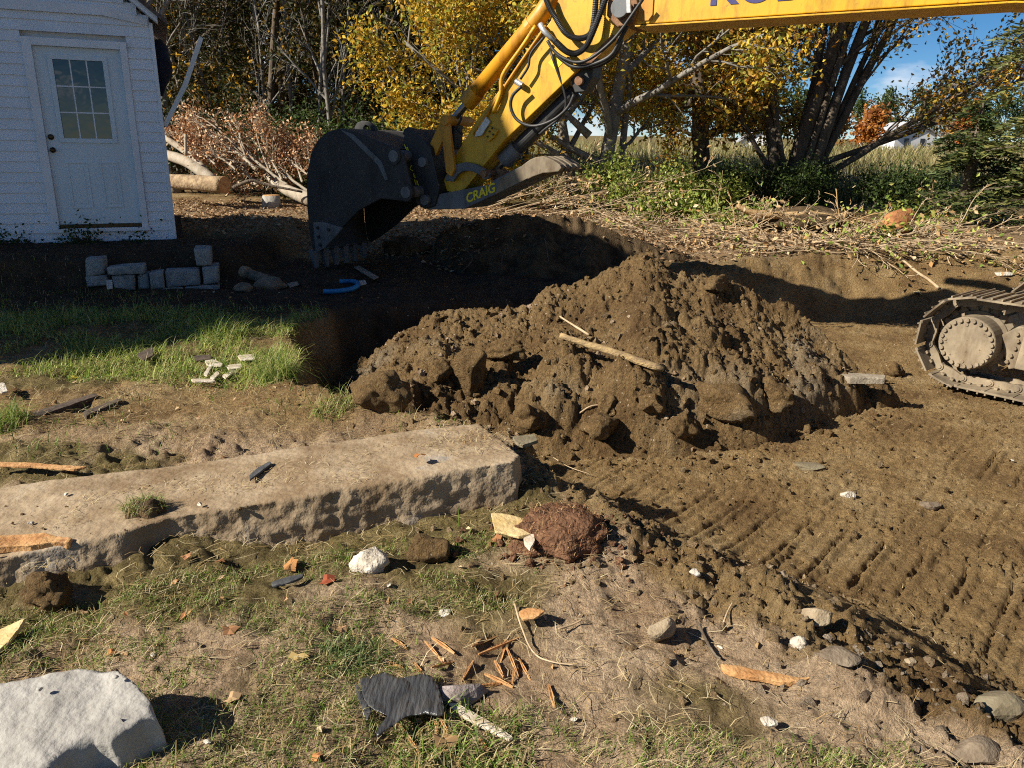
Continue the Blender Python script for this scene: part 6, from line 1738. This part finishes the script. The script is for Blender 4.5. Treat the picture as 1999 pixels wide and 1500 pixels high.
# sparse tufts between slab and tall grass, and the shaded lawn by the house
def dens_c(x, y):
    n = fbm(x * 2.0 + 9, y * 2.0, 3, 221)
    return outp(x, y) * np.clip(0.75 * sstep(0.12, 0.3, n) * sstep(5.2, 4.8, y) + 0.9 * sstep(6.6, 7.2, y) * sstep(8.4, 7.6, y) * sstep(-0.1, 0.1, n) * sstep(-2.4, -3.4, x), 0, 1)
P = patch(16000, -6.0, -0.2, 3.0, 9.6, dens_c)
V1 = blades(P, 0.085, 0.005, 1.2, GR[:3] + DRYG[:2], r, 3)
o = put('sparse_grass', V1[0], V1[1], M_BLADE, None, colours=V1[2], loc=A(-3, 6, 0)); tag(o, 'sparse tufts of grass around the dirt strip and the shaded lawn', 'grass', kind='stuff')
# separate tufts
def tuft(label, px, py, n, h, rad, pal, lean=1.0, z=None):
    p = gp(px, py) if z is None else atz(px, py, z)
    a = r.uniform(0, 2 * math.pi, n); q = rad * np.sqrt(r.uniform(size=n))
    P = np.stack([p[0] + np.cos(a) * q, p[1] + np.sin(a) * q, np.full(n, p[2])], -1)
    if z is None: P[:, 2] = top_h(P[:, 0], P[:, 1]) - 0.004
    V1 = blades(P, h, 0.0045, lean, pal, r, 4)
    o = put('grass_tuft', V1[0], V1[1], M_BLADE, None, colours=V1[2]); tag(o, label, 'grass tuft', 'separate grass tufts')
    o['kind'] = 'stuff'
tuft('long grass tuft at the rim of the dark hole', 540, 735, 420, 0.24, 0.13, GR, 1.3)
tuft('drooping grass tuft left of the rim tuft', 440, 660, 420, 0.20, 0.16, GR, 1.5)
tuft('grass tuft left of the dark clod below the hole', 655, 800, 220, 0.13, 0.14, GR + DRYG, 1.5)
tuft('green tuft above the black plastic', 685, 1290, 420, 0.05, 0.10, [(0.10, 0.16, 0.05), (0.14, 0.19, 0.06), (0.30, 0.27, 0.12)], 1.3)
tuft('green tuft at the bottom edge under the white strip', 900, 1480, 800, 0.065, 0.20, GR[:3] + DRYG[:3], 1.4)
tuft('bright grass tuft at the left edge in the dirt', 10, 830, 260, 0.16, 0.12, GR, 1.3)
# turf lump growing out of the notch in the slab
p = atz(292, 1005, 0.11)
tl = empty('turf_lump', tuple(p), 'small lump of turf and soil hanging over the slab edge', 'turf')
V, Fq = stone_shape((0.085, 0.06, 0.085), 71, 4, lump=True)
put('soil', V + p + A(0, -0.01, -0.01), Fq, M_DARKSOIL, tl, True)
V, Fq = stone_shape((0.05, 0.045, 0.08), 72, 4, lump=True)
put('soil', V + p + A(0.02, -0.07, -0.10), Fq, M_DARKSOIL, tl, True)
n_ = 420; a = r.uniform(0, 6.28, n_); q = 0.085 * np.sqrt(r.uniform(size=n_))
P = np.stack([p[0] + np.cos(a) * q - 0.02, p[1] + np.sin(a) * q * 0.8, np.full(n_, p[2] + 0.05) - q * 0.3], -1)
V1 = blades(P, 0.055, 0.0032, 1.4, GR[:3] + DRYG, r, 3)
o = put('grass', V1[0], V1[1], M_BLADE, tl, colours=V1[2]); o['kind'] = 'stuff'
# straw and dead grass stems lying about
def straw(n, xr, yr, dens, name, label, zfix=None, L=(0.03, 0.11)):
    x = r.uniform(*xr, n); y = r.uniform(*yr, n)
    k = r.uniform(size=n) < dens(x, y)
    x, y = x[k], y[k]
    z = (top_h(x, y) if zfix is None else slab_z(x)) + r.uniform(0.004, 0.018, len(x))
    m = len(x); a = r.uniform(0, math.pi, m); ln = r.uniform(*L, m)
    d = np.stack([np.cos(a), np.sin(a), r.normal(0, 0.16, m)], -1); sd = np.stack([-np.sin(a), np.cos(a), np.zeros(m)], -1)
    c = np.stack([x, y, z], -1); w = r.uniform(0.0006, 0.0014, (m, 1)); bend = sd * (ln * r.normal(0, 0.16, m))[:, None]
    p0, p2, p1 = c - d * ln[:, None] / 2, c + d * ln[:, None] / 2, c + bend + A(0, 0, 0.004)
    V = np.stack([p0 - sd * w, p0 + sd * w, p1 - sd * w, p1 + sd * w, p2 - sd * w * 0.6, p2 + sd * w * 0.6], 1)
    i0 = np.arange(m) * 6
    F = np.concatenate([np.stack([i0, i0 + 1, i0 + 3, i0 + 2], -1), np.stack([i0 + 2, i0 + 3, i0 + 5, i0 + 4], -1)])
    pal = np.asarray([(0.56, 0.44, 0.24), (0.48, 0.35, 0.16), (0.40, 0.26, 0.11), (0.62, 0.52, 0.32)])
    cc = np.ones((m, 6, 4)); cc[:, :, :3] = (pal[r.integers(0, 4, m)] * r.uniform(0.7, 1.15, (m, 1)))[:, None]
    o = put(name, V.reshape(-1, 3), F.astype(np.int32), M_DRY, None, colours=cc.reshape(-1, 4), loc=A(0, 3, 0)); tag(o, label, 'straw', kind='stuff')
straw(9000, (-2.6, 1.6), (1.2, 3.6), lambda x, y: 0.25 * outp(x, y) + 0.5 * sstep(0, 0.2, fbm(x * 3, y * 3, 2, 231)) * outp(x, y), 'lawn_straw', 'dead straw lying over the foreground lawn')
straw(5200, (-4.5, 0.2), (3.6, 7.0), lambda x, y: 0.7 * outp(x, y), 'dirt_straw', 'dead straw over the dirt strip behind the slab', L=(0.04, 0.16))
straw(1500, (0.4, 5.5), (1.8, 8.0), lambda x, y: 0.8 * sstep(0.3, 0.6, pit_dist(x, y)), 'pit_straw', 'scattered straw bits on the dug ground', L=(0.02, 0.06))
def slab_strip(x, y):
    return (on_slab(x, y) & (sstep(-0.05, 0.15, fbm(x * 2.5, y * 2.5, 2, 241)) > 0.4)).astype(float)
straw(6000, (-2.4, 0.1), (2.4, 3.9), slab_strip, 'slab_straw', 'dry straw and needles scattered on the slab top', 0.222, (0.015, 0.06))
# leaf litter on the ground behind
n_ = 30000
x = r.uniform(-7.5, 7.5, n_); y = 9.6 + 7.5 * r.uniform(size=n_)
_, lm_, _ = masks(x, y)
k = r.uniform(size=n_) < lm_ * (0.35 + 0.9 * sstep(-0.2, 0.2, fbm(x, y, 2, 251))) * sstep(9.4, 10.6, y)
x, y = x[k], y[k]
z = ground_h(x, y)
mb_ = (x > -1.5) & (x < 2.4) & (y > 9.6) & (y < 13); z = np.where(mb_, np.maximum(z, bank_h(x, y)), z)
V1 = leaf_cards(np.stack([x, y, z + 0.02], -1), 0.075, [(0.34, 0.23, 0.12), (0.26, 0.16, 0.08), (0.42, 0.31, 0.19), (0.20, 0.12, 0.06), (0.36, 0.21, 0.10)], r, flat=0.6)
o = put('leaf_litter', V1[0], V1[1], M_DRY, None, colours=V1[2], loc=A(0, 12, 0)); tag(o, 'brown and tan fallen leaves over the ground behind the excavator', 'leaf litter', kind='stuff')
n_ = 900
x = r.uniform(-5, 1.2, n_); y = r.uniform(1.3, 8, n_)
k = (outp(x, y) > 0.5) & ~on_boulder(x, y) & ~on_slab(x, y) & (r.uniform(size=n_) < 0.5); x, y = x[k], y[k]
V1 = leaf_cards(np.stack([x, y, top_h(x, y) + 0.01], -1), 0.03, BRN + TAN, r, flat=0.5)
o = put('leaf_bits', V1[0], V1[1], M_DRY, None, colours=V1[2], loc=A(-1, 3, 0)); tag(o, 'small bits of dead leaf strewn over the lawn', 'leaf litter', kind='stuff')
# single fallen leaves that can be picked out
def lobed(label, px, py, size, colr, yaw, z=None):
    p = gp(px, py) if z is None else atz(px, py, z)
    V = []; n = 15
    for i in range(n):
        a = 2 * math.pi * i / n
        rr = size * (0.5 + 0.5 * abs(math.cos(2.5 * a / 1.0))) * (1.15 if i == 0 else 1.0)
        V.append((math.cos(a) * rr, math.sin(a) * rr * 0.85, 0.35 * size * (math.cos(a * 2 + yaw) * 0.5 + 0.3 * math.sin(3 * a))))
    V = np.array(V + [(0, 0, 0.12 * size)]) @ rotm(0.25 * math.sin(yaw * 3), 0.25 * math.cos(yaw * 2), yaw).T
    V2 = V - A(0, 0, 0.0015)
    F = [(i, (i + 1) % n, n) for i in range(n)] + [((i + 1) % n + n + 1, i + n + 1, 2 * n + 1) for i in range(n)] + [(i, i + n + 1, (i + 1) % n + n + 1, (i + 1) % n) for i in range(n)]
    cc = np.ones((2 * n + 2, 4)); cc[:, :3] = colr
    o = put('fallen_leaf', np.vstack([V, V2]) + p + A(0, 0, size * 0.3 + 0.004), F, M_DRY, None, colours=cc)
    tag(o, label, 'leaf', 'single fallen leaves')
for i, (px, py, s_, c_, lab) in enumerate(((582, 1290, 0.032, (0.60, 0.42, 0.16), 'tan star shaped leaf on the lawn above the black plastic'), (568, 1112, 0.040, (0.42, 0.20, 0.07), 'curled orange leaf left of the plaster lump'), (640, 1142, 0.035, (0.26, 0.06, 0.025), 'dark red leaf under the plaster lump'), (345, 1142, 0.022, (0.50, 0.26, 0.12), 'small orange leaf below the slab'),
        (450, 1240, 0.030, (0.40, 0.20, 0.09), 'brown leaf in the middle of the lawn'), (668, 1235, 0.024, (0.42, 0.25, 0.13), 'tan brown leaf right of the middle lawn'), (220, 1288, 0.020, (0.46, 0.20, 0.07), 'orange leaf just above the boulder'), (245, 1286, 0.016, (0.40, 0.24, 0.12), 'tan leaf beside the orange leaf above the boulder'), (365, 1096, 0.022, (0.45, 0.22, 0.10), 'standing brown leaf close under the slab'),
        (430, 1105, 0.022, (0.36, 0.15, 0.06), 'rust leaf under the middle of the slab'), (820, 895, 0.035, (0.40, 0.16, 0.05), 'rust leaf lying on the right of the slab top'), (165, 1203, 0.016, (0.36, 0.22, 0.11), 'small brown leaf at the left of the lawn'), (970, 1060, 0.030, (0.34, 0.15, 0.06), 'brown leaf under the yellowish board scrap'), (455, 1372, 0.028, (0.40, 0.26, 0.14), 'pale brown curled leaf right of the boulder'), (620, 1488, 0.022, (0.50, 0.22, 0.08), 'orange leaf at the bottom edge of the lawn'), (870, 1465, 0.045, (0.42, 0.26, 0.12), 'broad tan leaf at the bottom under the plastic'), (1790, 575, 0.07, (0.62, 0.50, 0.26), 'pale yellow leaf on the far dirt by the bent branch'), (145, 740, 0.03, (0.62, 0.44, 0.04), 'bright yellow leaf in front of the tall grass'))):
    lobed(lab, px, py, s_, c_, i * 1.7, 0.225 if py == 895 else None)
# weeds against the house wall
for i, (u, h, n, lab) in enumerate(((-1.75, 0.07, 160, 'dark low weeds at the wall left of the door'), (-1.0, 0.12, 260, 'dark leafy weed under the door sill'), (-0.55, 0.06, 80, 'small dark weed right of the door sill'))):
    p = wp(u, 0.40, 0.12); p[2] = gz(p[0], p[1])
    shrub('weed', lab, p, 0.32, 0.12, h, 600 + i, n, 0.045, GRN, 'weeds along the house wall', 6, 'weed')
# trees on the far side of the lot: they show in the door glass
for i, (x, y, lab) in enumerate(((13.0, 1.5, 'yellow tree out of view to the right, mirrored in the door glass'), (17.5, -3.5, 'yellow tree behind the photographer to the right, mirrored in the door glass'), (9.5, -7.0, 'yellow tree far behind the photographer, mirrored in the door glass'))):
    copy_thing(bpy.data.objects['maple_tree'], (x, y, -0.1), 1.0 + i, lab)
